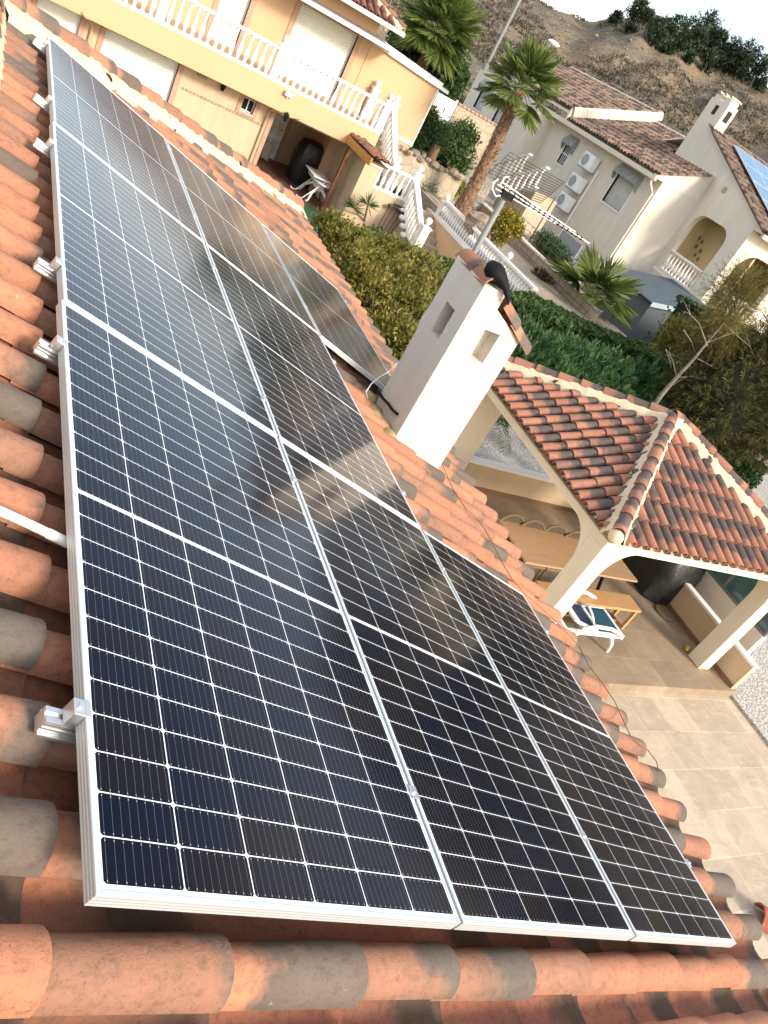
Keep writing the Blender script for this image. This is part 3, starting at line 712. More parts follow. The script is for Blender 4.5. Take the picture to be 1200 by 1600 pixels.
for (c_,sg) in ((px0+PWD,1),(px1-PWD,-1)):
    for yy in (py0,py1-PWD): bracket((c_+(.5 if (sg>0 and yy>8) else 0),PB),'x',sg,'y',yy+e_,yy+PWD-e_).build('arch_haunch',cream,pav)
ex0,ex1,ey0,ey1=6.93,11.52,4.73,9.14; ez=-2.235
yr=(ey0+ey1)/2; hw=(ey1-ey0)/2; zr=-1.40; ri0,ri1=ex0+hw,ex1-hw
# ridge ends read from the photo
mb=MB(); pc=MB(); ph_=MB()
pit=(zr-ez)/hw; cp_=1/math.sqrt(1+pit*pit); sp_=pit*cp_
A1=Vector((ri0,yr,zr));A2=Vector((ri1,yr,zr))
SPP=.205; L=hw/cp_
def pslope(O,hd,td,half0,n_):   # O at ridge level middle, hd horizontal outward, half0 half width of ridge
    sdn=Vector((hd[0]*cp_,hd[1]*cp_,-sp_))
    tiled_slope(pc,ph_,O,sdn,Vector(td),L+.03,7,(-n_,n_+1),SPP,.385,lambda s,t: abs(t)<half0+s*cp_-.03 and s>0,r=.080,seg=8,ph=SPP*.3)
pslope(Vector((A1.x,yr,zr-.04)),(-1,0),(0,1,0),0,12)
pslope(Vector(((A1.x+A2.x)/2,yr,zr-.04)),(0,-1),(1,0,0),(A2.x-A1.x)/2,13)
pslope(Vector(((A1.x+A2.x)/2,yr,zr-.04)),(0,1),(1,0,0),(A2.x-A1.x)/2,13)
pslope(Vector((A2.x,yr,zr-.04)),(1,0),(0,1,0),0,12)
pr=pc.build('roof',clay_pav,pav,smooth=True); ph_.build('channel_tiles',clay_chan,pr,smooth=True)
dk=MB(); z1=ez-.12; q=[(ex0+.05,ey0+.05,z1),(ex1-.05,ey0+.05,z1),(ex1-.05,ey1-.05,z1),(ex0+.05,ey1-.05,z1)]; t1=(A1.x,yr,zr-.13); t2=(A2.x,yr,zr-.13)
dk.add(q+[t1,t2],[(0,1,5,4),(1,2,5),(2,3,4,5),(3,0,4),(0,3,2,1)]); dk.build('roof_deck',mortar,pr)
rt=MB(); rm=MB(); up_=.045
for cx_,cy_,tp in ((ex0,ey0,A1),(ex0,ey1,A1),(ex1,ey0,A2),(ex1,ey1,A2)):
    ridge_line(rt,rm,(cx_+(-.0 if cx_<9 else .0),cy_,ez+up_),(tp.x,tp.y,zr+up_),r=.095,ex=.36,drop=.08)
ridge_line(rt,rm,(A1.x-.02,yr,zr+up_+.01),(A2.x+.02,yr,zr+up_+.01),r=.095,ex=.36,drop=.08)
rt.build('ridge_tiles',clay_pav,pr,smooth=True); rm.build('mortar',mortar,pr,smooth=True)
mb=MB(); d=(A1-Vector((ex0,ey0,ez))).normalized(); c_=Vector((ex0,ey0,ez+.05))
mb.ball(c_-d*.02+Vector((0,0,-.01)),.10,12,8,(1,1,.9)); mb.build('mortar_plug',mortar,pr,smooth=True)

# low walls around the pavilion floor
def lowwall(name,x0,x1,y0,y1,zb,zt,cap,label,skirt=None,m=yellow_low,over=.02):
    t=thing(name,label,'low wall',((x0+x1)/2,(y0+y1)/2,zb))
    mb=MB(); mb.box(x0,x1,y0,y1,zb,zt); mb.build('wall',m,t)
    mb=MB(); mb.box(x0-over,x1+over,y0-over,y1+over,zt,zt+cap); mb.build('coping',white,t,bevel=.004)
    if skirt=='y': mb=MB(); mb.box(x0,x1,y0-.014,y0-.001,zb,zb+.08); mb.build('skirting',skirt_m,t)
    if skirt=='x': mb=MB(); mb.box(x0-.014,x0-.001,y0,y1,zb,zb+.08); mb.build('skirting',skirt_m,t)
    return t
lowwall('low_wall',px0+.795,11.60,8.78,8.93,ZF,-3.97,.05,'low yellow wall with white coping closing the back of the pavilion',skirt='y')
lowwall('low_wall',11.62,11.74,4.47,8.76,ZF,-3.97,.045,'low tan wall with white coping along the right side of the pavilion floor',skirt='x',over=.012)
# screen of glass on a plinth beyond
gs=thing('glass_screen','grey framed glass screen on a beige plinth just outside the pavilion','glass screen',(12.6,6.5,-4.6))
xs=12.35; za=at(1130,920,x=xs).z; s0=at(1200,998,x=xs)
mb=MB(); mb.box(xs,xs+.14,5.05,8.9,-4.62,za-.03); mb.build('plinth',beige,gs)
mb=MB(); zt=za+1.15
for (a,b_,c_,d_) in ((5.05,8.9,za-.028,za+.022),(5.05,8.9,zt-.05,zt)): mb.box(xs+.03,xs+.09,a,b_,c_,d_)
for yy in (5.05,6.2,7.5,8.84): mb.box(xs+.03,xs+.09,yy,yy+.05,za+.022,zt-.05)
mb.build('frame',frame_grey,gs)
mb=MB(); mb.box(xs+.055,xs+.065,5.1,8.84,za+.02,zt-.05); mb.build('glass',glass_teal,gs)

# table
tb=thing('garden_table','long pale wooden table under the pavilion roof','table',(7.9,6.3,ZF))
tz=ZF+.76; r1=at(997,908,z=tz); ty0=r1.y; tx1=r1.x; tx0=tx1-2.45; ty1=ty0+.98
mb=MB()
for k in range(5):
    y0=ty0+k*(ty1-ty0)/5; mb.box(tx0,tx1,y0+.0015,y0+(ty1-ty0)/5-.0015,tz-.035,tz)
mb.build('table_top',oak,tb)
for xx in (tx0+.3,tx1-.35):
    mb=MB(); 
    for s_ in (-1,1):
        mb.bar((xx+s_*.0,ty0+.5+s_*.36,ZF+.0),(xx,ty0+.5+s_*.10,tz-.037),.05,.035,(1,0,0))
    mb.box(xx-.03,xx+.03,ty0+.1,ty1-.1,tz-.06,tz-.036); mb.build('leg_frame',black_rub,tb)
bn=thing('wooden_bench','pale wooden bench with frame legs on the near side of the table','bench',(8,5,ZF))
bz=ZF+.46; q=at(1003,955,z=bz); bx1=q.x; by0=q.y; bx0=bx1-2.1
mb=MB(); mb.box(bx0,bx1,by0,by0+.36,bz-.045,bz); mb.build('seat',oak2,bn,bevel=.003)
for xx in (bx0+.02,bx1-.07):
    mb=MB(); mb.box(xx,xx+.05,by0+.02,by0+.07,ZF+.045,bz-.046); mb.box(xx,xx+.05,by0+.29,by0+.34,ZF+.045,bz-.046); mb.box(xx,xx+.05,by0+.02,by0+.34,ZF+.0005,ZF+.044); mb.build('leg',oak2,bn)
mb=MB(); mb.box(bx0+.07,bx1-.07,by0+.16,by0+.20,ZF+.002,ZF+.042); mb.build('stretcher',oak2,bn)
# wicker chairs on the far side
def wchair():
    t=thing('wicker_chair','tmp','chair',(0,0,0)); 
    mb=MB(); mb.box(-.24,.24,-.24,.24,.36,.42); mb.build('seat',wick,t,bevel=.02)
    mb=MB(); vs=[];N=14
    pts=[(-.27,.20,.40),(-.28,.23,.6),(-.25,.27,.76),(-.14,.29,.86),(0,.30,.89),(.14,.29,.86),(.25,.27,.76),(.28,.23,.6),(.27,.20,.40)]
    mb.tube(pts,.022,8); 
    br_=mb.build('backrest',wick,t,smooth=True); mb=MB(); mb.prism([(p[0]*.95,p[1]-.006,p[2]*.985) for p in pts],(0,.014,0)); mb.build('woven_panel',wick2,br_)
    mb=MB()
    for sg in (-1,1): mb.tube([(sg*.27,.2,.62),(sg*.29,0,.64),(sg*.28,-.2,.62),(sg*.25,-.23,.42)],.018,7)
    mb.build('armrest',wick,t,smooth=True)
    for a,c_ in ((-.2,-.2),(.2,-.2),(-.2,.2),(.2,.2)): mb=MB(); mb.tube([(a,c_,.0),(a,c_,.36)],.016,7); mb.build('leg',wick,t)
    return t
wc=None
for k,(a,c_) in enumerate(((806,806),(838,815),(873,823),(905,832))):
    q=at(a,c_,z=ZF+.87); o=wchair() if wc is None else copy_tree(wc); wc=wc or o
    o.location=(q.x,q.y-.30,ZF); tag(o,('round backed wicker chair behind the table, nearest the chimney','round backed wicker chair behind the table, second from the chimney','round backed wicker chair behind the table, third from the chimney','round backed wicker chair behind the table, half hidden by the roof beam')[k],'chair','wicker chairs behind the garden table')
# covered barbecue
cb_=thing('covered_barbecue','big barbecue under a black and dark green cover at the end of the table','barbecue',(10,6.3,ZF))
q0=at(1040,958,z=ZF)
bx,by=q0.x+.20,q0.y+.80
mb=MB(); vs=[];fs=[];N=26; lv=[(0,.56,.62),(.25,.57,.60),(.6,.56,.58),(.85,.56,.52),(1.0,.52,.44),(1.12,.40,.32),(1.17,.2,.15)]
lv=[(z*.98,a*1.0,b_) for z,a,b_ in lv]
for (z,a,b_) in lv:
    for k in range(N):
        t=2*PI*k/N; c1=math.copysign(abs(math.cos(t))**.55,math.cos(t)); s1=math.copysign(abs(math.sin(t))**.55,math.sin(t))
        wv=1+.035*math.sin(t*9+z*3)*(1.1-z*.7)+.02*math.sin(t*5+2+z*7); vs.append((bx+a*c1*wv,by+b_*s1*wv,ZF+.02+z))
for i in range(len(lv)-1):
    for k in range(N): fs.append((i*N+k,i*N+(k+1)%N,(i+1)*N+(k+1)%N,(i+1)*N+k))
fs.append(tuple((len(lv)-1)*N+k for k in range(N)))
mb.add(vs,fs); o=mb.build('cover',blackcloth,cb_,smooth=True)
mb=MB(); mb.lathe([(.20,0),(.21,.012),(.21,.03),(.19,.04)],(q0.x-.05,q0.y-.02,ZF+.001),14); mb.build('wheel',wick,cb_)
o=tag((lambda m:m.build('yellow_toy',yellowtoy,smooth=True))((lambda m:(m.ball((at(1074,1013,z=ZF+.04).x,at(1074,1013,z=ZF+.04).y,ZF+.05),.045,10,7),m.ball((at(1074,1013,z=ZF+.04).x-.05,at(1074,1013,z=ZF+.04).y-.03,ZF+.045),.035,10,7),m)[-1])(MB())),'small yellow toy lying beside the foot of the right pavilion post','toy')
# sun lounger (folded back) - white resin frame, blue fabric
sl_=thing('sun_lounger','white resin sun lounger with teal seat and navy folded back beside the pavilion post','sun lounger',(8.3,4.9,ZF))
z0=ZF+.36
A_=at(978,993,z=z0); B_=at(905,1000,z=z0); C_=at(952,962,z=z0); D_=at(883,952,z=z0)
xr=(A_.x+C_.x)/2; xl=xr-1.25; y0=A_.y-.02; y1=y0+.62
mb=MB()
for yy in (y0,y1-.055): mb.box(xl,xr,yy,yy+.055,z0-.07,z0)
mb.box(xr-.06,xr,y0+.055,y1-.055,z0-.065,z0-.002); mb.box(xl,xl+.06,y0+.055,y1-.055,z0-.065,z0-.002); mb.box(xr-.85,xr-.80,y0+.055,y1-.055,z0-.05,z0-.004)
mb.build('frame',plastic,sl_,bevel=.012)
mb=MB(); mb.box(xr-.58,xr-.06,y0+.058,y1-.058,z0-.018,z0-.006); mb.build('seat_fabric',teal,sl_)
mb=MB(); mb.bar((xr-.62,(y0+y1)/2,z0+.01),(xr-1.12,(y0+y1)/2,z0+.14),.56,.014,(0,0,1)); mb.build('back_fabric',navy,sl_)
mb=MB()
for yy in (y0+.03,y1-.03): mb.bar((xr-.60,yy,z0+.015),(xr-1.16,yy,z0+.165),.045,.04)
mb.bar((xr-1.15,y0+.03,z0+.165),(xr-1.15,y1-.03,z0+.165),.09,.04); mb.bar((xr-.60,y0+.05,z0+.035),(xr-.60,y1-.05,z0+.035),.05,.03); mb.tube([(xr-.66,y0+.1,z0+.06),(xr-.72,y0+.2,z0+.17),(xr-.74,(y0+y1)/2,z0+.21),(xr-.72,y1-.2,z0+.17),(xr-.66,y1-.1,z0+.06)],.02,8)
mb.build('back_frame',plastic,sl_,bevel=.01)
for k,yy in enumerate((y0-.04,y1+.04)):
    mb=MB(); mb.tube([(xr-.10,yy,z0-.02),(xr-.25,yy-.02*(1-2*k),z0+.10),(xr-.50,yy-.02*(1-2*k),z0+.17),(xr-.80,yy,z0+.17),(xr-.98,yy,z0+.10),(xr-1.05,yy,z0-.03)],[.022,.026,.03,.03,.026,.022],8); mb.build('armrest',plastic,sl_,smooth=True)
for xx in (xr-.16,xl+.12):
    for k,yy in enumerate((y0-.01,y1+.01)):
        mb=MB(); sg=1 if xx>xl+.5 else -1
        mb.tube([(xx-.10*sg,yy,z0-.05),(xx+.02*sg,yy,z0-.20),(xx+.06*sg,yy,ZF+.01)],[.034,.028,.024],8); mb.build('leg',plastic,sl_,smooth=True)
# ================================================================== balustrades
_bal={}
def baluster_mesh(h):
    key=round(h,2)
    if key in _bal: return _bal[key]
    k=h
    prof=[(.055,0),(.055,.05*k),(.035,.09*k),(.05,.16*k),(.068,.30*k),(.06,.42*k),(.038,.62*k),(.030,.76*k),(.045,.82*k),(.033,.87*k),(.055,.92*k),(.055,k)]
    mb=MB(); mb.lathe(prof,(0,0,0),8); o=mb.build('baluster',white,None,smooth=True); me=o.data; bpy.data.objects.remove(o); _bal[key]=me; return me
def balustrade(parent,p0,p1,h,sp=.2,name='balustrade',rail=.07,posts=(),ballr=.10,wd=.16,first=True):
    p0=Vector(p0);p1=Vector(p1); d=p1-p0; L=math.hypot(d.x,d.y); bh=h-rail-.06
    mb=MB(); up=Vector((0,0,1)); sl=abs(d.z)>.05
    mb.bar(p0+up*.03,p1+up*.03,wd,.06); mb.bar(p0+up*(h-rail/2),p1+up*(h-rail/2),wd+.03,rail)
    ro=mb.build(name,white,parent)
    me=baluster_mesh(bh+ (.03 if sl else 0)); n=int(L/sp); off=parent_origin(parent)
    for k in range(n):
        q=p0+d*((k+.5)/n)+up*.05
        if any(math.hypot(q.x-a[0],q.y-a[1])<.16 for a in posts): continue
        b_=bpy.data.objects.new('baluster',me); COL.objects.link(b_); b_.parent=ro; b_.location=q-off
    return ro
def newel(parent,p,h,w_=.22,ball=.11,sub=None):
    p=Vector(p); mb=MB(); mb.box(p.x-w_/2,p.x+w_/2,p.y-w_/2,p.y+w_/2,p.z,p.z+h); mb.box(p.x-w_/2-.03,p.x+w_/2+.03,p.y-w_/2-.03,p.y+w_/2+.03,p.z+h,p.z+h+.05)
    mb.lathe([(.05,0),(.035,.03),(.06,.06)],(p.x,p.y,p.z+h+.05),8)
    mb.ball((p.x,p.y,p.z+h+.10+ball),ball,10,7); return mb.build('newel_post',white,parent,smooth=True)

# ================================================================== YELLOW HOUSE
YF=24.0; SLT=-1.74; SLB=-2.40; FY=23.3; UY=25.4
yh=thing('yellow_house','big yellow two storey house with white balustrade balcony at the top left','house',(4,26,-4.6))
mb=MB()
def wall_x(mb,x0,x1,y0,y1,z0,z1,holes):
    """wall in the xz plane (thickness y0..y1) with rectangular holes (xa,xb,za,zb)"""
    xs=sorted(set([x0,x1]+[h[0] for h in holes]+[h[1] for h in holes])); zs=sorted(set([z0,z1]+[h[2] for h in holes]+[h[3] for h in holes]))
    for xa,xb in zip(xs,xs[1:]):
        za=None
        for z_a,z_b in zip(zs,zs[1:]):
            xm,zm=(xa+xb)/2,(z_a+z_b)/2
            if any(h[0]<xm<h[1] and h[2]<zm<h[3] for h in holes): 
                if za is not None: mb.box(xa,xb,y0,y1,za,z_a); za=None
            else:
                if za is None: za=z_a
        if za is not None: mb.box(xa,xb,y0,y1,za,z1)
zg=-4.6
gL=at(166,46,y=YF).x; gR=4.27; d0L=.62; d0R=1.66; wL,wR,wT,wB=6.22,6.60,-2.55,-2.92
oL=7.24; oR=9.96; XE=9.96
wall_x(mb,-14,oL,YF,YF+.25,zg,SLB,[(gL,gR,zg,-2.52),(d0L,d0R,zg,-2.50),(wL,wR,wB,wT)])
mb.box(-14,-13.75,YF+.25,33,zg,SLB)
mb.build('lower_wall',yellow_low,yh)
mb=MB(); mb.box(XE,XE+.25,22.8,28.4,zg,SLB); mb.box(oL-.2,oL,YF+.25,28.2,zg,SLB); mb.box(oL,XE,27.6,27.85,zg,SLB); mb.build('alcove_wall',yellow_low,yh)
mb=MB(); mb.box(-14,10.25,FY,33,SLB,SLT); mb.build('balcony_slab',yellow,yh,bevel=.02)
# trims
tw=.14
for (a,b_,zt) in ((gL,gR,-2.52),(d0L,d0R,-2.50)):
    mb=MB(); mb.box(a-tw,a,YF-.03,YF+.1,zg,zt); mb.build('brick_trim',trim,yh); mb=MB(); mb.box(b_,b_+tw,YF-.03,YF+.1,zg,zt); 
    if zt+tw<SLB: mb.box(a-tw,b_+tw,YF-.035,YF+.1,zt,zt+tw-.03)
    mb.build('brick_trim',trim,yh)
mb=MB(); mb.box(wL-.12,wL,YF-.03,YF+.1,wB-.10,wT+.1);mb.box(wR,wR+.12,YF-.03,YF+.1,wB-.10,wT+.1);mb.box(wL,wR,YF-.03,YF+.1,wT,wT+.1);mb.box(wL,wR,YF-.03,YF+.1,wB-.1,wB)
mb.build('brick_trim',trim,yh)
mb=MB(); mb.box(oL-.13,oL,YF-.03,YF+.1,zg,SLB-.005); mb.build('brick_trim',trim,yh); mb=MB(); mb.box(oL,XE-.005,YF-.03,YF+.1,SLB-.14,SLB-.002)
mb.build('brick_trim',trim,yh)
mb=MB(); mb.box(gL,gR,YF+.10,YF+.14,zg,-2.52); 
mb.build('garage_door',shutter_m,yh)
mb=MB(); mb.box(d0L,d0R,YF+.10,YF+.14,zg,-2.5)
o=mb.build('panelled_door',white_door,yh)
mb=MB()
for k in range(3): mb.tube([(1.14+.28*math.cos(t),YF+.10,-3.1-.62*k+.17*math.sin(t)) for t in [2*PI*i/20 for i in range(21)]],.018,5)
mb.build('door_moulding',white_door,o)
mb=MB(); mb.box(wL,wR,YF+.12,YF+.14,wB,wT); o=mb.build('window',glass_far,yh)
mb=MB(); 
for (a,b_,c_,d_) in ((wL,wR,wB,wB+.03),(wL,wR,wT-.03,wT),(wL,wL+.03,wB+.03,wT-.03),(wR-.03,wR,wB+.03,wT-.03),((wL+wR)/2-.015,(wL+wR)/2+.015,wB+.03,wT-.03)): mb.box(a,b_,YF+.08,YF+.12,c_,d_)
mb.box(wL-.02,wR+.02,YF-.05,YF+.08,wB-.02,wB-.001); mb.build('window_frame',white,o)
# decorative tile band
mb=MB(); zb1=at(345,166,y=YF).z
x=4.5
while x<7.0: mb.box(x,x+.085,YF-.012,YF+.01,zb1-.035,zb1+.035); x+=.11
mb.build('tile_band',simple('band_tile',(.42,.34,.22),.6,var=.3,scale=30),yh)
q=at(316,118,y=YF); mb=MB()
for k in range(5): mb.box(q.x-.14+k*.06,q.x-.11+k*.06,YF-.015,YF+.01,q.z-.06,q.z+.06)
mb.build('vent_grille',frame_grey,yh)
# drain pipes
mb=MB(); mb.tube([(1.95,YF-.06,zg),(1.95,YF-.06,-2.62),(1.88,YF-.12,-2.5),(1.70,FY-.05,-2.36),(1.6,FY-.05,-2.3)],.045,8); mb.build('drain_pipe',yellow,yh,smooth=True); mb=MB(); mb.tube([(oL-.22,YF-.06,zg),(oL-.22,YF-.06,-2.62),(oL-.16,YF-.3,-2.46),(oL+.05,FY-.05,-2.42),(oL+.5,FY-.05,-2.3)],.04,8)
mb.build('drain_pipe',yellow,yh,smooth=True)
# alcove: floor, doors, covered thing
mb=MB(); mb.box(6.9,11.5,21.6,27.6,zg,zg+.015); mb.prism([(7.24,24.2,zg+.016),(9.95,24.2,zg+.016),(9.95,27.6,zg+.016),(7.24,27.6,zg+.016)],(0,0,.01)); mb.build('porch_floor',brownfloor,yh)
mb=MB(); dl,dr=8.2,8.84; mb.box(dl,dr,27.54,27.59,zg+.03,-2.55); o=mb.build('inner_door',white_door,yh)
mb=MB()
for i in range(2):
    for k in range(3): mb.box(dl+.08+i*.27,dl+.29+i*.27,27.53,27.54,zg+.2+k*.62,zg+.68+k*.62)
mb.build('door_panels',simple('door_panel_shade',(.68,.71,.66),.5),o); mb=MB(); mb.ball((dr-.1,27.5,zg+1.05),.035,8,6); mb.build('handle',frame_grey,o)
mb=MB(); mb.box(dr,dr+.13,27.5,27.6,zg+.03,SLB); mb.box(dl-.13,dl,27.5,27.6,zg+.03,SLB); mb.build('door_trim',trim,yh)
# upper storey
up=MB(); uT=1.0
uL,uR,uZ=at(472,5,y=UY).x,at(560,57,y=UY).x,.22
nL,nR,nZ=5.05,5.85,.22
wall_x(up,-14,9.66,UY,UY+.25,SLT,uT,[(uL,uR,SLT,uZ),(nL,nR,SLT,nZ),(2.0,3.2,SLT,nZ)]); up.box(-14,-13.75,UY+.25,33,SLT,uT); up.build('upper_wall',yellow,yh)
for (a,b_) in ((uL,uR),(nL,nR),(2.0,3.2)): 
    mb=MB(); mb.box(a-.15,a,UY-.03,UY+.1,SLT,uZ+.12); mb.box(b_,b_+.15,UY-.03,UY+.1,SLT,uZ+.12); mb.box(a,b_,UY-.03,UY+.1,uZ,uZ+.12); mb.build('upper_trim',trim,yh)
for nm,(a,b_) in (('terrace_shutter',(uL,uR)),('balcony_door',(nL,nR)),('balcony_door',(2.0,3.2))):
    mb=MB(); mb.box(a,b_,UY+.12,UY+.16,SLT,uZ); mb.build(nm,shutter_m,yh)
# wing on the right with sloping white coping
wl,wr=9.66,12.33; zl,zr2=.25,.05
mb=MB(); mb.prism([(wl,UY-.02,-4.6),(wr,UY-.02,-4.6),(wr,UY-.02,zr2),(wl,UY-.02,zl)],(0,7,0)); mb.build('wing_wall',yellow,yh)
mb=MB(); mb.prism([(wl-.05,UY-.16,zl),(wr+.35,UY-.16,zr2-.01),(wr+.35,UY-.16,zr2+.09),(wl-.05,UY-.16,zl+.10)],(0,7.2,0))
for k in range(5):
    a=wl+.1+k*.56; z=zl+(zr2-zl)*(a+.28-wl)/(wr-wl)+.10; mb.box(a,a+.5,UY+.1,UY+6.8,z-.02,z+.10)
mb.build('wing_coping',white,yh)
mb=MB(); mb.box(wr-.001,wr+.05,UY-.05,UY+.0,-1.9,zr2-.02); mb.box(wl+1.7,wr+.05,UY-.06,UY-.021,-1.86,-1.76); mb.build('wing_edge',white,yh)
# awning box over the terrace shutter, soffit, gutter, roof
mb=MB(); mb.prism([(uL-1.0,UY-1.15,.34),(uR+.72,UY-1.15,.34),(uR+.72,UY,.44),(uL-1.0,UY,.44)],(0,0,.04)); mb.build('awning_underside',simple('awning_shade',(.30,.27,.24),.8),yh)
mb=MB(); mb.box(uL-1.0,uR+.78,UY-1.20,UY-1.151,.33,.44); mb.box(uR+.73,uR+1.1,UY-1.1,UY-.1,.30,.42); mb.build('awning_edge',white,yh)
mb=MB(); mb.box(-14.3,at(630,54,y=UY-.5).x,UY-.62,33,.82,.90); mb.build('eave_soffit',trim,yh)
gx=at(632,55,y=UY-.7).x; mb=MB(); mb.box(-14.3,gx,UY-.74,UY-.62,.82,.94); mb.build('gutter',beige,yh)
tc=MB();th_=MB(); ps=(.93,.36)
tiled_slope(tc,th_,Vector((0,UY-.68+3.9*.93,.93+3.9*.36)),(0,-.93,-.36),(1,0,0),3.9,10,(-20,int(gx/.25)),.25,.40,lambda s,t: t<gx-.1-max(0,(3.9-s))*.93*.9 and s>0,r=.095,seg=5)
yr_=tc.build('roof',clay('clay_yellowhouse',(.30,.13,.09),(.24,.10,.08),(.10,.07,.07),.8),yh,smooth=True); th_.build('channel_tiles',clay_chan,yr_)
rt=MB();rm=MB(); ridge_line(rt,rm,(gx-.05,UY-.60,.99),(gx-3.6,UY-.6+3.7,2.45),r=.11,ex=.4,drop=.1); rt.build('ridge_tiles',clay_pav,yr_,smooth=True); rm.build('mortar',mortar,yr_)
mb=MB(); mb.prism([(gx-.1,UY-.6,.92),(gx-.1,33,.92),(gx-3.6,33,2.3),(gx-3.6,UY+3.1,2.3)],(0,0,-.05)); mb.prism([(-14.3,UY-.6,.92),(gx-.1,UY-.6,.92),(gx-3.6,UY+3.1,2.3),(-14.3,UY+3.1,2.3)],(0,0,-.05)); mb.build('roof_deck',beige,yr_)
# balcony balustrade with posts
BX=[(-6.5,-1.6),(-1.6,3.35),(3.35,6.6),(6.6,10.15)]
pz=Vector((0,0,SLT))
for a,b_ in BX[1:]: balustrade(yh,(a+.12,FY+.12,SLT),(b_-.12,FY+.12,SLT),.86,.205)
for xx,bl_ in ((-1.6,1),(3.35,1),(6.6,1),(10.13,1)): newel(yh,(xx,FY+.12,SLT),.9,.22,.09)
# external stair A down from balcony (towards us), landing, balustrade B, stair B
st=MB(); x0s,x1s=10.26,11.1
ns=8
for k in range(ns):
    y1_=25.3-k*.28; z_=SLT-(k+1)*.175; st.box(x0s,x1s,y1_-.30,y1_,-4.6,z_)
LZ=SLT-ns*.175-.0
yl0=25.3-ns*.28
st.box(10.26,13.0,22.82,yl0-.002,-4.6,LZ-.0015)
for k in range(6):
    y1_=22.80-k*.30; z_=LZ-(k+1)*.17; st.box(11.82,12.98,y1_-.30,y1_-.0,-4.6,z_)
stair=st.build('stairs',stair_m,yh)
# parapet wall in front of the landing (between pier and stair B)
mb=MB(); mb.box(XE+.252,11.8,22.8,22.98,-4.6,LZ+.02); mb.box(XE-.02,10.45,22.70,23.05,-4.6,-2.52); mb.build('terrace_wall',yellow_low,yh)
mb=MB(); mb.box(XE-.06,10.49,22.66,23.09,-2.52,-2.45); mb.build('pier_cap',white,yh)
balustrade(yh,(10.47,22.88,LZ+.02),(11.72,22.88,LZ+.02),.78,.2)
newel(yh,(11.80,22.88,LZ),.92,.2,.10)
newel(yh,(11.06,25.05,SLT),.82,.2,.09); newel(yh,(10.3,25.2,SLT+.0),.9,.2,.09)
balustrade(yh,(11.06,24.95,SLT-.12),(11.06,23.15,LZ+.06),.80,.2); newel(yh,(11.06,23.05,LZ),.85,.2,.09)
balustrade(yh,(11.82,22.75,LZ-.08),(11.82,21.05,LZ-1.0),.80,.2); newel(yh,(11.82,20.93,-4.6),.95-.0+.45,.26,.11)
# steps' rounded ends
mb=MB()
for k in range(6):
    mb.ball((11.70,22.65-k*.30,LZ-(k+1)*.17-.03),.11,9,6,(1.1,1.25,.8))
mb.build('step_nosing',white,yh,smooth=True)
# wooden porch roof over alcove corner
pa=at(513.5,178,x=9.3); pb=at(581,247,x=9.3)
pa=Vector((9.3,min(pa.y,23.95),pa.z)); 
mb=MB(); mb.prism([(9.3,pa.y,pa.z-.22),(9.3,pb.y,pb.z-.22),(9.3,pb.y,pb.z),(9.3,pa.y,pa.z)],(.05,0,0)); 
pt=thing('porch_canopy','small tiled porch canopy with a varnished orange timber edge on a dark post','porch',(9.5,22.5,-4.6))
mb.build('side_board',orangewood,pt)
tc=MB();th_=MB(); dd_=Vector((0,pb.y-pa.y,pb.z-pa.z)); Lc=dd_.length; dd_.normalize()
tiled_slope(tc,th_,Vector((9.42,pa.y,pa.z+.04)),dd_,(1,0,0),Lc,8,(0,3),.2,.36,lambda s,t:True,r=.075,seg=6); oo=tc.build('canopy_tiles',clay_house,pt,smooth=True); th_.build('channel_tiles',clay_chan,oo)
mb=MB(); mb.prism([(9.36,pa.y,pa.z-.12),(9.9,pa.y,pa.z-.12),(9.9,pb.y,pb.z-.12),(9.36,pb.y,pb.z-.12)],(0,0,.05)); mb.build('canopy_deck',darkwood,pt)
pf=at(503,330,z=-4.58); ptop=at(548,228,x=pf.x)
mb=MB(); mb.bar((pf.x,pf.y,-4.585),(pf.x,pf.y,ptop.z+.15),.12,.12,(0,1,0)); mb.build('post',darkwood,pt)
mb=MB(); q1=at(515,195,y=23.9); mb.bar((q1.x,23.93,q1.z),(9.3,23.93-.0,q1.z-.05),.12,.14); mb.build('beam',darkwood,pt)
# wall lamps + flood light (things)
def wall_lamp(px_,py_,y_,label):
    q=at(px_,py_,y=y_-.12); t=thing('wall_lamp',label,'wall lamp',q,'black lanterns on the yellow house')
    mb=MB(); mb.box(q.x-.04,q.x+.04,q.y+.08,q.y+.12,q.z-.08,q.z+.08); mb.tube([(q.x,q.y+.1,q.z+.05),(q.x,q.y,q.z+.12),(q.x,q.y-.02,q.z+.06)],.014,6); mb.build('bracket',black_rub,t)
    mb=MB(); mb.lathe([(.03,-.12),(.05,-.10),(.075,.04),(.10,.05),(.04,.12),(.01,.15)],(q.x,q.y-.02,q.z-.02),8); mb.build('lantern',black_rub,t)
wall_lamp(349,134,YF,'black lantern on the yellow wall left of the small window'); wall_lamp(447,182,FY,'black lantern on the balcony front beside the porch canopy')
q=at(452,147,y=FY-.08); t=thing('flood_light','cream flood light with sensor fixed to the balcony front above the drain pipe','flood light',q)
mb=MB(); mb.box(q.x-.12,q.x+.12,FY-.14,FY-.06,q.z-.07,q.z+.05); mb.build('lamp_body',beige,t); mb=MB(); mb.box(q.x-.03,q.x+.03,FY-.06,FY-.002,q.z-.13,q.z-.0); mb.build('arm',beige,t)
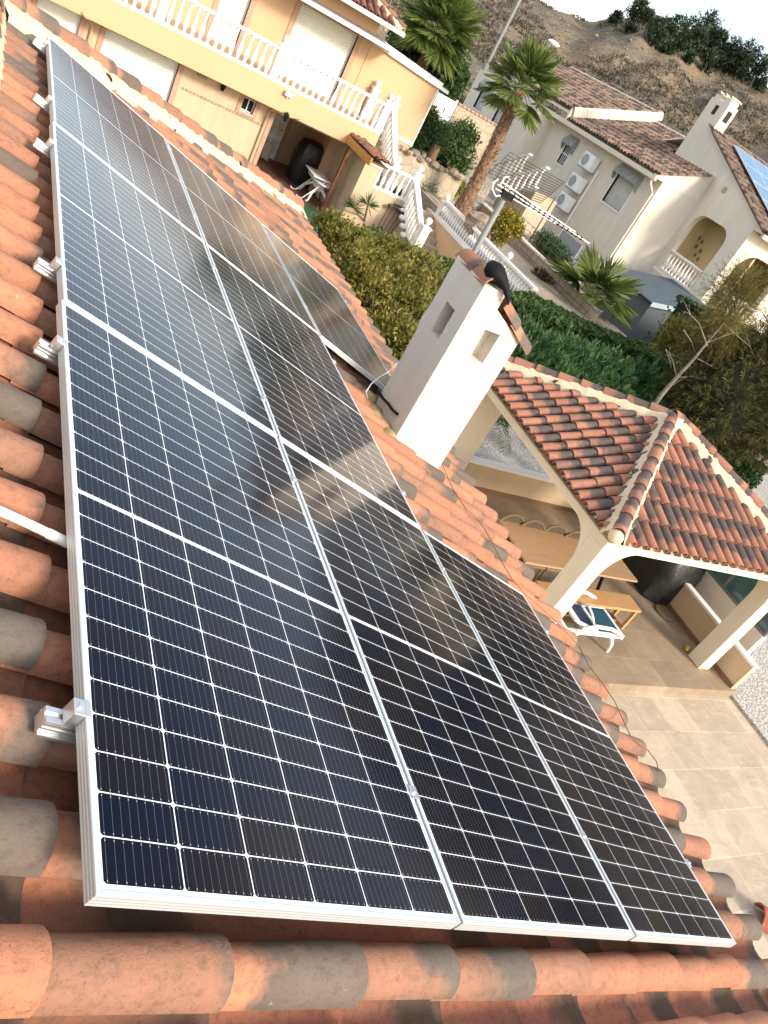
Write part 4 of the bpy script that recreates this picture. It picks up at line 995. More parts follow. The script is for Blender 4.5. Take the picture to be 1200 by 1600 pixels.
# covered black object and tables in the alcove
mb=MB(); vs=[];fs=[];N=20
q=at(478,287,z=-4.58); bx,by=9.42,25.9
lv=[(0,.48,.42),(.3,.50,.45),(.8,.52,.46),(1.15,.50,.44),(1.35,.42,.36),(1.42,.2,.2)]
for (z,a,b_) in lv:
    for k in range(N):
        t_=2*PI*k/N; c1=math.copysign(abs(math.cos(t_))**.6,math.cos(t_)); s1=math.copysign(abs(math.sin(t_))**.6,math.sin(t_)); wv=1+.05*math.sin(t_*7+z*4)
        vs.append((bx+a*c1*wv,by+b_*s1*wv,-4.57+z))
for i in range(len(lv)-1):
    for k in range(N): fs.append((i*N+k,i*N+(k+1)%N,(i+1)*N+(k+1)%N,(i+1)*N+k))
fs.append(tuple((len(lv)-1)*N+k for k in range(N))); mb.add(vs,fs)
o=mb.build('covered_grill',blackcloth,smooth=True); tag(o,'grill wrapped in a glossy black cover in the shaded alcove of the yellow house','grill')
t=thing('oval_table','white plastic oval table with curved splayed legs in the alcove','table',(9.5,24.0,-4.58)); zt=-4.58+.72
cq=at(512,284,z=zt); cq.x=min(cq.x,9.50)
mb=MB(); N=28; mb.prism([(cq.x+.40*math.cos(2*PI*k/N),cq.y+.75*math.sin(2*PI*k/N),zt-.035) for k in range(N)],(0,0,.035)); mb.build('table_top',plastic,t)
mb=MB(); mb.box(cq.x-.1,cq.x+.1,cq.y-.35,cq.y+.35,zt-.3,zt-.036); mb.build('pedestal',plastic,t)
for a,c_ in ((-.32,-.5),(.32,-.5),(-.32,.5),(.32,.5)):
    mb=MB(); mb.tube([(cq.x+a*.2,cq.y+c_*.6,zt-.25),(cq.x+a*.8,cq.y+c_*.8,zt-.42),(cq.x+a,cq.y+c_,zt-.66),(cq.x+a*1.25,cq.y+c_*1.1,-4.57)],[.05,.045,.035,.035],7); mb.build('leg',plastic,t,smooth=True)
t=thing('folding_table','white folding table with thin bent metal legs behind the oval table','table',(9.2,25,-4.58))
cq=at(496,272,z=zt+.1); mb=MB(); mb.prism([(cq.x-.3,cq.y-.55,zt+.1),(cq.x+.28,cq.y-.55,zt+.1),(cq.x+.28,cq.y+.5,zt+.1),(cq.x-.3,cq.y+.5,zt+.1)],(0,0,.025)); mb.build('table_top',plastic,t)
for yy in (-.45,.35):
    mb=MB(); mb.tube([(cq.x+.2,cq.y+yy,zt+.095),(cq.x-.35,cq.y+yy,-4.55),(cq.x-.50,cq.y+yy,-4.55),(cq.x-.55,cq.y+yy,-4.50)],.016,6); mb.build('leg',plastic,t,smooth=True)
# plastic curtain / pale sheet inside alcove
mb=MB(); q=at(408,248,z=-4.57); mb.prism([(q.x+.1*math.sin(k*1.3)+.09*k,27.0-.05*k+.06*math.cos(k*2),-4.56) for k in range(4)]+[(q.x+.28,27.2,-4.56)],(0,0,.55)); o=mb.build('rolled_sheet',simple('clear_sheet',(.5,.5,.45),.3,var=.1),smooth=False); tag(o,'pale folded plastic sheet standing by the inner door of the alcove','plastic sheet')
# yucca in pot, black iron rack
q=at(556,352,z=-4.57); t=thing('yucca','spiky two headed yucca in a white pot against the terrace wall','plant',(q.x,q.y,-4.6)); 
mb=MB(); mb.lathe([(.12,0),(.16,.2),(.19,.28),(.17,.28)],(q.x,q.y-.5,-4.59),12); mb.build('pot',white,t,smooth=True)
hd=[at(555,320,y=22.1),at(577,318,y=22.1)]; hd=[at(553,325,y=22.1),at(575,320,y=22.1)]
mb=MB(); b0=Vector((q.x,q.y-.5,-4.35)); fk=b0.lerp(hd[1],.45)
mb.tube([b0,fk,hd[1]],[.04,.035,.03],7); mb.tube([fk,hd[0]],[.03,.028],7); mb.build('trunk',bark,t,smooth=True)
P=[];D=[]
for h_ in hd:
    for k in range(60):
        dv=rng.normal(size=3); dv[2]=abs(dv[2])*.8-.1; dv/=np.linalg.norm(dv); P.append(np.array(h_)+dv*.22); D.append(dv)
leaf_mesh('leaves',L_ole,np.array(P),np.array(D),.44,.035,rng.random(len(P)),t)
t=thing('iron_rack','rusty dark iron rack with thin legs leaning on the terrace wall','rack',at(583,366,z=-4.59))
a=at(609,322,y=22.6);b_=at(632,334,y=22.6); a2=at(585,362,y=22.55);b2=at(606,372,y=22.55)
mb=MB(); 
mb.bar(a,b_,.10,.09); mb.bar(a+Vector((.1,0,.10)),b_+Vector((-.05,0,.14)),.05,.07); mb.ball(a,.07,7,5); mb.ball(b_,.07,7,5)
mb.build('rack_top',simple('rusty_iron',(.07,.045,.035),.8,var=.3,scale=30),t)
for k in range(5): mb=MB(); mb.tube([a.lerp(b_,k/4),a2.lerp(b2,k/4)],.010,5); mb.build('rod',MATS['rusty_iron'],t)

# ================================================================== BEIGE HOUSE (second neighbour)
b2=thing('beige_house','long beige house with three wall air conditioners and grey window awnings','house',(24,32,-4))
HX=22.0; HS=21.0
mb=MB()
def wall_y(mb,x0,x1,y0,y1,z0,z1,holes):
    ys=sorted(set([y0,y1]+[h[0] for h in holes]+[h[1] for h in holes])); zs=sorted(set([z0,z1]+[h[2] for h in holes]+[h[3] for h in holes]))
    for ya,yb in zip(ys,ys[1:]):
        za=None
        for z_a,z_b in zip(zs,zs[1:]):
            ym,zm=(ya+yb)/2,(z_a+z_b)/2
            if any(h[0]<ym<h[1] and h[2]<zm<h[3] for h in holes):
                if za is not None: mb.box(x0,x1,ya,yb,za,z_a); za=None
            else:
                if za is None: za=z_a
        if za is not None: mb.box(x0,x1,ya,yb,za,z1)
W2=[(25.6,26.95,-.60,.62),(30.55,31.15,-.42,.48)]
W1=[(35.0,36.3,-.55,.50),(37.6,38.6,-.50,.55)]
wall_y(mb,HX,HX+.25,24.4,32.9,-4.2,1.12,W2); wall_y(mb,HS,HS+.25,33.1,39.7,-4.2,1.12,W1)
mb.box(HS,HX+.25,32.9,33.099,-4.2,1.12); mb.box(HX+.25,24.1,24.4,24.62,-4.2,1.12); mb.box(HX+.25,30,32.5,32.7,-4.2,1.12); mb.box(HS+.25,30,39.5,39.7,-4.2,1.12)
mb.prism([(HX-.45,24.38,1.12),(24.09,24.38,1.12),(24.09,24.38,2.22),(HX-.45,24.38,1.24)],(0,.2,0))
mb.build('wall',beige,b2)
for holes,xx in ((W2,HX),(W1,HS)):
    for (a,c_,z0_,z1_) in holes:
        m1=MB(); m1.box(xx+.10,xx+.13,a,c_,z0_,z1_); w_=m1.build('window',glass_far if c_-a<1 else simple('blind',(.52,.52,.48),.6),b2)
        m1=MB(); f_=.05
        m1.box(xx-.02,xx+.10,a-.05,a,z0_-.05,z1_+.05); m1.box(xx-.02,xx+.10,c_,c_+.05,z0_-.05,z1_+.05); m1.box(xx-.02,xx+.10,a,c_,z1_,z1_+.05); m1.box(xx-.04,xx+.10,a,c_,z0_-.06,z0_)
        if c_-a<1:
            for k in range(1,5): m1.box(xx+.02,xx+.035,a+(c_-a)*k/5-.012,a+(c_-a)*k/5+.012,z0_,z1_)
            m1.box(xx+.015,xx+.04,a,c_,(z0_+z1_)/2-.02,(z0_+z1_)/2+.02)
        m1.build('window_frame',white,w_)
        m1=MB(); zz=z1_+.22; ov=.22
        m1.prism([(xx-.001,a-.14,zz+.10),(xx-ov,a-.14,zz-.18),(xx-ov,c_+.14,zz-.18),(xx-.001,c_+.14,zz+.10)],(0,0,.02))
        n_=9
        for k in range(n_): ya=a-.14+(c_-a+.28)*k/n_; m1.box(xx-ov-.012,xx-ov-.002,ya+.008,ya+(c_-a+.28)/n_-.008,zz-.30-.02*(k%2),zz-.165)
        for ya in (a-.155,c_+.14): m1.prism([(xx-.001,ya,zz+.10),(xx-ov,ya,zz-.19),(xx-ov,ya,zz-.30),(xx-.10,ya,zz-.55),(xx-.001,ya,zz-.55)],(0,.015,0))
        m1.build('window_awning',awn_m,b2)
mb=MB(); mb.box(HX-.55,HX-.43,24.3,31.4,1.02,1.19); mb.box(HX-.55,HX-.43,31.401,40,1.02,1.19); mb.build('gutter',cream,b2)
mb=MB(); mb.box(HX-.43,HX+.0,24.4,40,1.11,1.17); mb.build('soffit',cream,b2)
mb=MB(); mb.tube([(HX-.49,24.5,1.0),(HX-.40,24.5,.86),(HX-.06,24.5,.62),(HX-.06,24.5,-4.1)],.045,7); mb.build('drain_pipe',cream,b2,smooth=True)
sdv=Vector((-.935,0,-.355))
def roofz(x): return 1.22+(x-(HX-.55))*.38
tc=MB();th_=MB()
tiled_slope(tc,th_,Vector((26.0,24.3,roofz(26.0))),sdv,(0,1,0),4.78,12,(0,31),.24,.40,lambda s,t:(24.3+t<31.5) and not(24.3+t<27.3 and 26-s*.935>23.9),r=.10,seg=5)
tiled_slope(tc,th_,Vector((26.0,31.6,roofz(26.0)+.38)),sdv,(0,1,0),4.78,12,(0,35),.24,.40,lambda s,t:True,r=.10,seg=5)
r2=tc.build('roof',clay_far,b2,smooth=True); th_.build('channel_tiles',clay_far,r2)
mb=MB(); mb.prism([(HX-.45,24.4,roofz(HX-.45)-.10),(26,24.4,roofz(26)-.10),(26,31.5,roofz(26)-.10),(HX-.45,31.5,roofz(HX-.45)-.10)],(0,0,-.08)); mb.prism([(HX-.45,31.5,roofz(HX-.45)-.10),(26,31.5,roofz(26)-.10),(26,31.5,roofz(26)+.42),(HX-.45,31.5,roofz(HX-.45)+.42)],(0,.12,0))
mb.prism([(HX-.45,31.62,roofz(HX-.45)+.27),(26,31.62,roofz(26)+.27),(26,40,roofz(26)+.27),(HX-.45,40,roofz(HX-.45)+.27)],(0,0,-.08)); 
mb.prism([(26,24.4,roofz(26)-.10),(30,24.4,roofz(26)-1.6),(30,31.5,roofz(26)-1.6),(26,31.5,roofz(26)-.1)],(0,0,-.08)); mb.prism([(26,31.62,roofz(26)+.27),(30.5,31.62,1.2),(30.5,40,1.2),(26,40,roofz(26)+.27)],(0,0,-.08))
mb.build('roof_deck',cream,r2)
rt=MB();rm=MB(); ridge_line(rt,rm,(26.02,31.5,roofz(26)+.44),(26.02,40,roofz(26)+.44),r=.12,ex=.42,drop=.1); ridge_line(rt,rm,(26.02,27.3,roofz(26)+.06),(26.02,31.4,roofz(26)+.06),r=.12,ex=.42,drop=.1); ridge_line(rt,rm,(HX-.4,31.55,roofz(HX-.4)+.46),(26,31.55,roofz(26)+.46),r=.10,ex=.4,drop=.3)
rt.build('ridge_tiles',clay_far,r2,smooth=True); rm.build('mortar',cream,r2)
# air conditioners
for k,(zt,nm) in enumerate(((.62,'topmost'),(-.32,'middle'),(-1.18,'lowest'))):
    y0_,y1_=28.28,29.12; t=thing('air_conditioner',f'{nm} of the three white air conditioner units stacked on the shaded beige house wall','air conditioner',(HX-.2,28.7,zt-.6),'air conditioners on the beige house')
    mb=MB(); mb.box(HX-.42,HX-.08,y0_,y1_,zt-.60,zt); mb.build('casing',plastic,t,bevel=.02)
    mb=MB(); mb.lathe([(.23,0),(.235,.012),(.20,.014),(.05,.010),(.0501,.018)],(HX-.437,y1_-.30,zt-.30),18,axis='x'); mb.build('fan_grille',grey_pl,t,smooth=True)
    mb=MB(); mb.box(HX-.45,HX-.002,y0_+.05,y0_+.1,zt-.66,zt-.605); mb.box(HX-.45,HX-.002,y1_-.1,y1_-.05,zt-.66,zt-.605); mb.box(HX-.46,HX-.452,y0_+.02,y1_-.02,zt-.66,zt-.61); mb.build('bracket',grey_pl,t)
mb=MB(); mb.tube([(HX-.05,28.1,.2),(HX-.05,28.1,-1.9),(HX-.05,28.0,-4.0)],.05,7); mb.build('cable_duct',white,b2,smooth=True)

# ================================================================== HOUSE WITH SOLAR PANELS (third neighbour)
b3=thing('cream_house','cream house with tall chimney, arched balcony and roof solar panels at the right edge','house',(28,23,-4))
X3=24.1; Y3=21.2
mb=MB()
wall_y(mb,X3,X3+.25,Y3,27.1,-4.2,1.35,[(21.98,24.05,-1.57,.90)])
def zr3(y): return 1.42+(y-20.75)*.39
mb.prism([(X3,Y3-.45,1.35),(X3,27.1,1.35),(X3,27.1,zr3(26.05)-.02),(X3,26.02,zr3(26.05)-.02),(X3,Y3-.45,zr3(Y3-.45)-.02)],(.25,0,0))
# rounded upper corners of the opening
for (yc,sg) in ((24.05,-1),(21.98,1)):
    poly=[(yc,.90)]; RR=.55
    for k in range(9): a=PI/2*k/8; poly.append((yc+sg*RR*(1-math.sin(a)),.90-RR*(1-math.cos(a))))
    mb.prism([(X3+.002,p[0],p[1]) for p in poly],(.246,0,0))
ax0=at(1122,452,y=Y3).x; ax1=ax0+2.5
wall_x(mb,X3+.25,34,Y3,Y3+.25,-4.2,1.3,[(ax0,ax1,-1.6,.62)])
poly=[(ax0,.62)]
for k in range(9): a=PI/2*k/8; poly.append((ax0+.8*(1-math.sin(a)),.62-.8*(1-math.cos(a))))
mb.prism([(p[0],Y3+.002,p[1]) for p in poly],(0,.246,0))
mb.build('wall',beige,b3)
mb=MB(); mb.box(X3+1.3,X3+1.4,21.45,25.5,-1.7,1.3); mb.box(X3+.25,X3+1.3,24.4,24.5,-1.7,1.3); mb.box(X3+1.4,34,24.0,24.1,-1.7,1.3); mb.box(X3+.25,34,21.45,27,1.3,1.35); mb.box(X3+.25,34,21.4,24.5,-1.8,-1.6); mb.build('loggia_wall',stucco('loggia',(.60,.48,.28),.1),b3)
mb=MB(); mb.box(X3+1.26,X3+1.29,22.0,23.0,-1.58,.65); mb.build('balcony_door',white_door,b3)
mb=MB(); pts=[at(1093,372,x=X3+1.25),at(1097,378,x=X3+1.25),at(1088,385,x=X3+1.25),at(1094,392,x=X3+1.25),at(1086,398,x=X3+1.25),at(1090,405,x=X3+1.25)]
for p in pts: mb.ball((X3+1.25,p.y,p.z),.07,6,4,(.3,1,1.3))
mb.build('wall_ornament',simple('rusty_metal',(.25,.13,.08),.7),b3)
mb=MB(); mb.box(X3-.03,X3-.001,21.2,24.35,-1.72,-1.60); mb.build('sill_band',white,b3)
balustrade(b3,(X3+.06,21.98,-1.57),(X3+.06,24.05,-1.57),.84,.2)
# roof and its chimney
tc=MB();th_=MB(); s3=Vector((0,-.932,-.363))
tiled_slope(tc,th_,Vector((X3-.1,26.05,zr3(26.05)+.06)),s3,(1,0,0),5.85,15,(0,38),.24,.40,lambda s,t:True,r=.10,seg=5)
r3=tc.build('roof',clay_far,b3,smooth=True); th_.build('channel_tiles',clay_far,r3)
mb=MB(); mb.prism([(X3-.02,20.7,zr3(20.7)-.01),(34,20.7,zr3(20.7)-.01),(34,26.05,zr3(26.05)-.01),(X3-.02,26.05,zr3(26.05)-.01)],(0,0,-.06)); mb.prism([(X3+.3,26.05,zr3(26.05)-.01),(34,26.05,zr3(26.05)-.01),(34,31,1.5),(X3+.3,31,1.5)],(0,0,-.06)); mb.build('roof_deck',cream,r3)
mb=MB(); mb.prism([(X3+.3,26.05,zr3(26.05)+.06),(X3+.3,26.25,zr3(26.05)+.20),(X3+.3,26.45,zr3(26.05)+.06)],(9.6,0,0)); mb.build('ridge_mortar',cream,r3)
mb=MB(); mb.box(X3-.001,X3+.55,26.02,27.12,1.0,4.55); mb.box(X3+.05,X3+.5,26.1,26.4,4.55,4.72); mb.box(X3+.05,X3+.5,26.7,27.05,4.55,4.72); cm=mb.build('chimney',chim_m,b3)
mb=MB(); 
for yy in (26.15,26.5,26.85): barrel(mb,Vector((X3-.05,yy,4.74)),Vector((1,0,0)),Vector((0,0,1)),Vector((0,1,0)),.62,.09,.085,rnd=random.random(),seg=6)
mb.build('chimney_cap',mortar,cm); mb=MB(); mb.box(X3+.15,X3+.4,26.005,26.02,3.95,4.35); mb.build('flue_slot',dark_in,cm); mb=MB(); mb.box(X3-.012,X3-.001,26.45,26.65,4.0,4.35); mb.build('flue_slot',dark_in,cm)
mb=MB(); mb.box(X3+.0,34,20.62,20.74,1.25,1.40); mb.build('gutter',cream,b3)
mb=MB(); q=at(1132,297,x=X3); mb.lathe([(.13,0),(.12,.012)],(X3-.014,q.y,q.z),12,axis='x'); mb.build('gable_vent',simple('vent_grey',(.42,.38,.33),.8),b3)
# its solar panels
fp=simple('far_panel_glass',(.10,.22,.34),.10,var=.1,scale=.7,spec=.9)
pp=None
for i in range(4):
    for j in range(2):
        if pp is None:
            pp=thing('far_solar_panel','','solar panel'); m1=MB(); m1.box(0,1.04,0,2.05,-.03,.0); m1.build('glass',fp,pp); m1=MB()
            for bx_ in ((-.012,.0,-.01,2.06),(1.04,1.052,-.01,2.06),(0,1.04,-.012,0),(0,1.04,2.05,2.062),(.0,1.04,1.015,1.035)): m1.box(bx_[0],bx_[1],bx_[2],bx_[3],-.035,.004)
            m1.build('frame',alu_frame,pp); o=pp
        else: o=copy_tree(pp)
        yy=21.45+j*2.08*.932; o.location=(X3+.75+i*1.07,yy,zr3(yy)+.30); o.rotation_euler=(math.atan(.39),0,0)
        tag(o,f'{("first","second","third","fourth")[i]} column {("lower","upper")[j]} blue panel on the distant cream house roof, counted from its chimney side','solar panel','solar panels on the distant cream house')
# terrace in front with balustrade
mb=MB(); mb.box(X3+.3,36,18.6,21.19,-4.2,-1.75); mb.build('terrace',peach,b3)
balustrade(b3,(X3+.5,20.9,-1.75),(X3+2.0,20.9,-1.75),.85,.2); newel(b3,(X3+2.6,19.6,-1.75),1.0,.26,.13)
balustrade(b3,(X3+2.6,19.5,-1.75),(36,18.9,-1.75),.85,.2); balustrade(b3,(X3+.55,20.7,-1.75),(X3+2.5,19.7,-1.75),.85,.2)
t=thing('terrace_table','dark table and round chair on the arched terrace of the cream house','table',(27.5,20.3,-1.75))
q=at(1178,438,y=21.8); mb=MB(); mb.lathe([(.30,0),(.30,.03)],(q.x,q.y,q.z),12); mb.build('table_top',black_rub,t); mb=MB(); mb.tube([(q.x,q.y,-1.6),(q.x,q.y,q.z)],.04,6); mb.build('stand',black_rub,t)

# ================================================================== SHED
sh=thing('garden_shed','blue grey metal garden shed with a sloping roof in front of the cream house','shed',(22.3,21.6,-3))
x0_,x1_,y0_,y1_=20.7,23.9,19.9,22.9; zl_,zh_=-2.20,-1.66
mb=MB(); mb.prism([(x0_+.1,y0_+.1,-3.9),(x1_-.1,y0_+.1,-3.9),(x1_-.1,y0_+.1,zh_-.1),(x0_+.1,y0_+.1,zl_-.08)],(0,y1_-y0_-.2,0)); mb.build('wall',shed_wall,sh)
mb=MB(); mb.prism([(x0_-.1,y0_-.1,zl_-.02),(x1_+.1,y0_-.1,zh_+.02),(x1_+.1,y1_+.1,zh_+.02),(x0_-.1,y1_+.1,zl_-.02)],(0,0,.05)); mb.build('roof',shed_m,sh)
mb=MB(); mb.prism([(x0_-.12,y0_-.13,zl_-.12),(x1_+.1,y0_-.13,zh_-.10),(x1_+.1,y0_-.13,zh_+.07),(x0_-.12,y0_-.13,zl_+.05)],(0,.025,0)); mb.tube([(x0_+1.4,y0_+.04,-2.1),(x0_+1.4,y0_+.04,-3.9)],.02,6); mb.build('fascia',shed_trim,sh)

# ================================================================== BOUNDARY WALL, STAIRS, GARDEN THINGS
bw=thing('boundary_wall','peach boundary wall topped by a long white balustrade running from the stairs to the hedge','wall',(13.1,20,-4.6))
tz=at(679,335,x=13.0).z
mb=MB(); mb.box(13.0,13.12,16.3,23.4,-4.6,tz-.06); mb.build('wall',peach,bw)
mb=MB(); mb.box(12.95,13.32,16.3,23.45,tz-.06,tz+.0); mb.build('coping',white,bw)
newel(bw,(13.15,22.9,tz),.45,.2,.10); newel(bw,(13.2,18.3,tz),.5,.2,.10)
balustrade(bw,(13.15,22.75,tz),(13.15,18.45,tz),.58,.17); balustrade(bw,(13.15,18.15,tz),(13.15,16.4,tz),.58,.17)
g=MB(); g.box(13.4,15.9,16.25,25.5,-2.93,-2.885); struct('crazy_paving',g,stone_m)
gw=thing('garden_wall','low stone garden wall with pale coping beyond the citrus tree','wall',(16,20,-2.9))
mb=MB(); mb.box(16.0,16.2,17.0,25.5,-2.9,-2.55); mb.build('wall',stone_m,gw); mb=MB(); mb.box(15.97,16.23,16.98,25.52,-2.549,-2.49); mb.build('coping',cream,gw)
wt=thing('rubble_wall','rough rubble stone wall at the foot of the yellow wing','wall',(12.4,25.2,-2.9)); mb=MB(); mb.box(11.2,14.6,25.05,25.30,-3.2,-2.05); mb.build('wall',stone_m,wt)
for k in range(12): mb=MB(); x=11.4+k*.27; mb.ball((x,25.0+random.uniform(-.1,.1),-2.0+random.uniform(-.1,.05)),random.uniform(.10,.2),7,5,(1.2,.9,.7)); mb.build('cap_stone',rock_m,wt)
q=at(640,268,z=-2.75); mb=MB(); mb.lathe([(.05,-.35),(.16,-.32),(.27,0),(.31,.32),(.34,.35)],(q.x,q.y,q.z),12,axis='x'); o=mb.build('terracotta_urn',simple('pale_terracotta',(.56,.30,.20),.8),smooth=True); tag(o,'pale terracotta urn lying on its side behind the upper stair balustrade','urn')
g=MB(); g.box(13.0,17,25.3,27.2,-4.9,-2.6); struct('planting_bed',g,sand)
gt=thing('white_gate','plain white metal gate beside the yellow wing','gate',(13.7,28,-1.85)); 
a_=at(686,144,y=28);b_=at(712,160,y=28); mb=MB(); mb.box(a_.x,b_.x,28,28.05,-1.85,(a_.z+b_.z)/2); mb.build('leaf',white_door,gt); mb=MB(); mb.box(b_.x,b_.x+.08,27.98,28.07,-1.85,(a_.z+b_.z)/2+.08); mb.build('post',white,gt)
t=thing('street_wall','crazy stone street wall with scalloped brick coping right of the white gate','wall',(15,28.4,-1.85)); c1_=at(712,162,y=28.4);c2_=at(747,179,y=28.4)
mb=MB(); mb.box(c1_.x+.1,c2_.x+1.2,28.4,28.6,-1.85,(c1_.z+c2_.z)/2); mb.build('wall',stone_m,t); mb=MB()
x=c1_.x+.1
while x<c2_.x+1.1: mb.box(x,x+.16,28.34,28.64,(c1_.z+c2_.z)/2+.001,(c1_.z+c2_.z)/2+.06); x+=.2
mb.build('brick_coping',trim,t)
def blobrock(name,c,r,label,sc=(1,1,.8)):
    mb=MB(); vs=[];fs=[];N=14;Mm=9
    for i in range(Mm+1):
        for k in range(N):
            a=PI*i/Mm;t_=2*PI*k/N; d=Vector((math.sin(a)*math.cos(t_),math.sin(a)*math.sin(t_),-math.cos(a)))
            s_=1+.38*mn.fractal(d*1.6+Vector(c),1,2,4); vs.append(Vector(c)+Vector((d.x*sc[0],d.y*sc[1],d.z*sc[2]))*r*s_)
    for i in range(Mm):
        for k in range(N): fs.append((i*N+k,i*N+(k+1)%N,(i+1)*N+(k+1)%N,(i+1)*N+k))
    mb.add(vs,fs); o=mb.build(name,rock_m); tag(o,label,'boulder'); return o
q=at(746,352,z=-2.5); blobrock('boulder',q,.48,'brown rugged boulder at the foot of the tall palm behind the balustrade')
# handrails of the beige house stairs
sr=thing('garden_stairs','garden stairs of the beige house with two white sloping balustrades seen through wire mesh','stairs',(19,28.5,-4))
for xx,(a,b_) in ((19.6,((768,258),(830,241))),(18.2,((792,278),(857,262)))):
    p0=at(*a,x=xx);p1=at(*b_,x=xx); balustrade(sr,p0-Vector((0,0,.82)),p1-Vector((0,0,.82)),.84,.33)
mb=MB(); p0=at(792,278,x=18.3);p1=at(857,262,x=18.3)
for k in range(7):
    y_=p0.y+(p1.y-p0.y)*k/7; mb.box(18.35,19.5,y_+(p1.y-p0.y)/7,y_,-2.9,p0.z-.85+(p1.z-p0.z)*(k+.5)/7)
mb.build('steps',stair_m,sr)
wf=thing('wire_mesh_fence','rusty wire mesh fence panel in front of the beige house stairs','fence',(17,25,-2.9)); mb=MB()
TLf,TRf,BRf=at(797,238,x=17.2),at(882,285,x=17.2),at(845,317,x=17.2); BLf=TLf+(BRf-TRf)*1.6
rust=simple('rust_wire',(.16,.11,.08),.8)
for k in range(13):
    t_=k/12; mb.tube([TLf.lerp(BLf,t_),TRf.lerp(BRf,t_)],.011,4)
for k in range(4): t_=k/3; mb.tube([TLf.lerp(TRf,t_),BLf.lerp(BRf,t_)],.013,4)
mb.build('mesh',rust,wf)
mb=MB(); 
for k in range(3): q=Vector((17.2,23.3+k*2.0,-2.9)); mb=MB(); mb.tube([q,q+Vector((0,0,1.9))],.025,6); mb.build('post',rust,wf)
f2=thing('wire_mesh_fence','thin wire mesh fence along the low stone wall by the citrus tree','fence',(15.9,21,-2.9)); mb=MB()
for k in range(22): y=17.2+k*.38; mb.tube([(15.9,y,-2.88),(15.9,y,-1.9)],.008,4)
for k in range(5): mb.tube([(15.9,17.2,-2.75+k*.2),(15.9,25.2,-2.75+k*.2)],.008,4)
mb.build('mesh',rust,f2)
# grey garden seats by the beige house wall
for nm,(px_,py_),lb in (('garden_bench',(873,390),'grey slatted garden bench against the beige house wall'),('garden_chair',(905,410),'grey slatted garden chair between the bench and the shed'),('garden_stool',(933,412),'small grey garden stool right of the slatted chair')):
    q=at(px_,py_,z=-2.55); t=thing(nm,lb,nm.split('_')[1],(q.x,q.y,-2.9)); wd=.75 if 'bench' in nm else .45 if 'chair' in nm else .25
    mb=MB(); 
    for k in range(9): mb.box(q.x-.25,q.x+.25,q.y-wd+2*wd*k/9+.01,q.y-wd+2*wd*(k+1)/9-.01,-2.50,-2.46)
    mb.build('seat',grey_pl,t)
    if 'stool' not in nm:
        mb=MB()
        for k in range(9): mb.box(q.x+.25,q.x+.29,q.y-wd+2*wd*k/9+.01,q.y-wd+2*wd*(k+1)/9-.01,-2.45,-1.95)
        mb.build('backrest',grey_pl,t)
    for a in (-.22,.20):
        for c_ in (-wd+.04,wd-.08): mb=MB(); mb.box(q.x+a,q.x+a+.04,q.y+c_,q.y+c_+.04,-2.9,-2.501); mb.build('leg',grey_pl,t)
# street lamps
def lamp(px0,py0,px1,py1,y_,r,label,head=True):
    a=at(px0,py0,y=y_);b_=at(px1,py1,y=y_); t=thing('street_lamp',label,'street lamp',(a.x,a.y,a.z-1.2))
    mid=a.lerp(b_,.38); mb=MB(); mb.tube([(a.x,a.y,a.z-1.2),(a.x,a.y,mid.z)],r,8); mb.tube([(a.x,a.y,mid.z),(b_.x,b_.y,b_.z)],r*.62,8); mb.build('pole',pole_m,t,smooth=True)
    if head: mb=MB(); mb.ball((b_.x+.25,b_.y,b_.z+.05),.38,10,6,(1.3,.7,.4)); mb.build('lamp_head',white,t,smooth=True)
lamp(729,164,818,-12,45,.16,'tall grey street lamp pole rising beside the yellow wing'); lamp(838,108,860,66,48,.12,'street lamp with a pale round head behind the palm crown')

# ================================================================== VEGETATION
def tree_thing(name,label,cat,loc,group=None): return thing(name,label,cat,loc,group)
# clipped / loose hedge between the gardens
hg=tree_thing('boundary_hedge','long dark ivy hedge with yellowish top between our garden and the neighbours','hedge',(13,15.6,-4.6))
def hedge_leaves(parent,m,x0,x1,y0,y1,z0,zt,n,L=.12,W=.08,name='leaves'):
    P=np.zeros((n,3)); P[:,0]=rng.uniform(x0,x1,n); side=rng.random(n)
    P[:,1]=np.where(side<.5,y0+np.abs(rng.normal(size=n))*.12,np.where(side<.62,y1-np.abs(rng.normal(size=n))*.1,rng.uniform(y0,y1,n)))
    bmp=np.array([mn.fractal(Vector((float(a)*.9,float(c_)*.9,2)),1,2,3) for a,c_ in P[:,:2]])*.16
    P[:,2]=np.where(side<.62,rng.uniform(z0,zt,n)+bmp*.5,zt-np.abs(rng.normal(size=n))*.07+bmp)
    P[:,1]+=np.array([mn.noise(Vector((float(a)*1.6,float(c_)*1.6,7))) for a,c_ in P[:,::2]])*.16
    D=rng.normal(size=(n,3)); D[:,2]-=.2
    r=rng.random(n)*.7+np.where(side>.62,.35,0)*rng.random(n)
    return leaf_mesh(name,m,P,D,L*(.7+.6*rng.random(n)),W,r,parent)
hedge_leaves(hg,L_dk,7.6,22.0,15.15,16.15,-4.5,-2.72,34000,.19,.15)
mb=MB(); mb.box(7.7,21.9,15.4,15.95,-4.6,-2.9); mb.build('inner_shade_block',simple('shade_core',(.012,.02,.008),.95),hg)  # solid near-black block: shade inside the hedge put in as colour
h2=tree_thing('tall_clipped_hedge','tall clipped dark hedge with an olive top at the right edge beyond the conifer','hedge',(26,16.5,-4.6))
qa=at(1122,495,y=16.2)
hedge_leaves(h2,L_dk,qa.x-1.2,qa.x+9,15.6,17.0,-4.5,qa.z,26000,.16,.07); mb=MB(); mb.box(qa.x-1.1,qa.x+8.9,15.9,16.8,-4.6,qa.z-.2); mb.build('inner_shade_block',MATS['shade_core'],h2)  # dark block again stands in for the shade within the leaves
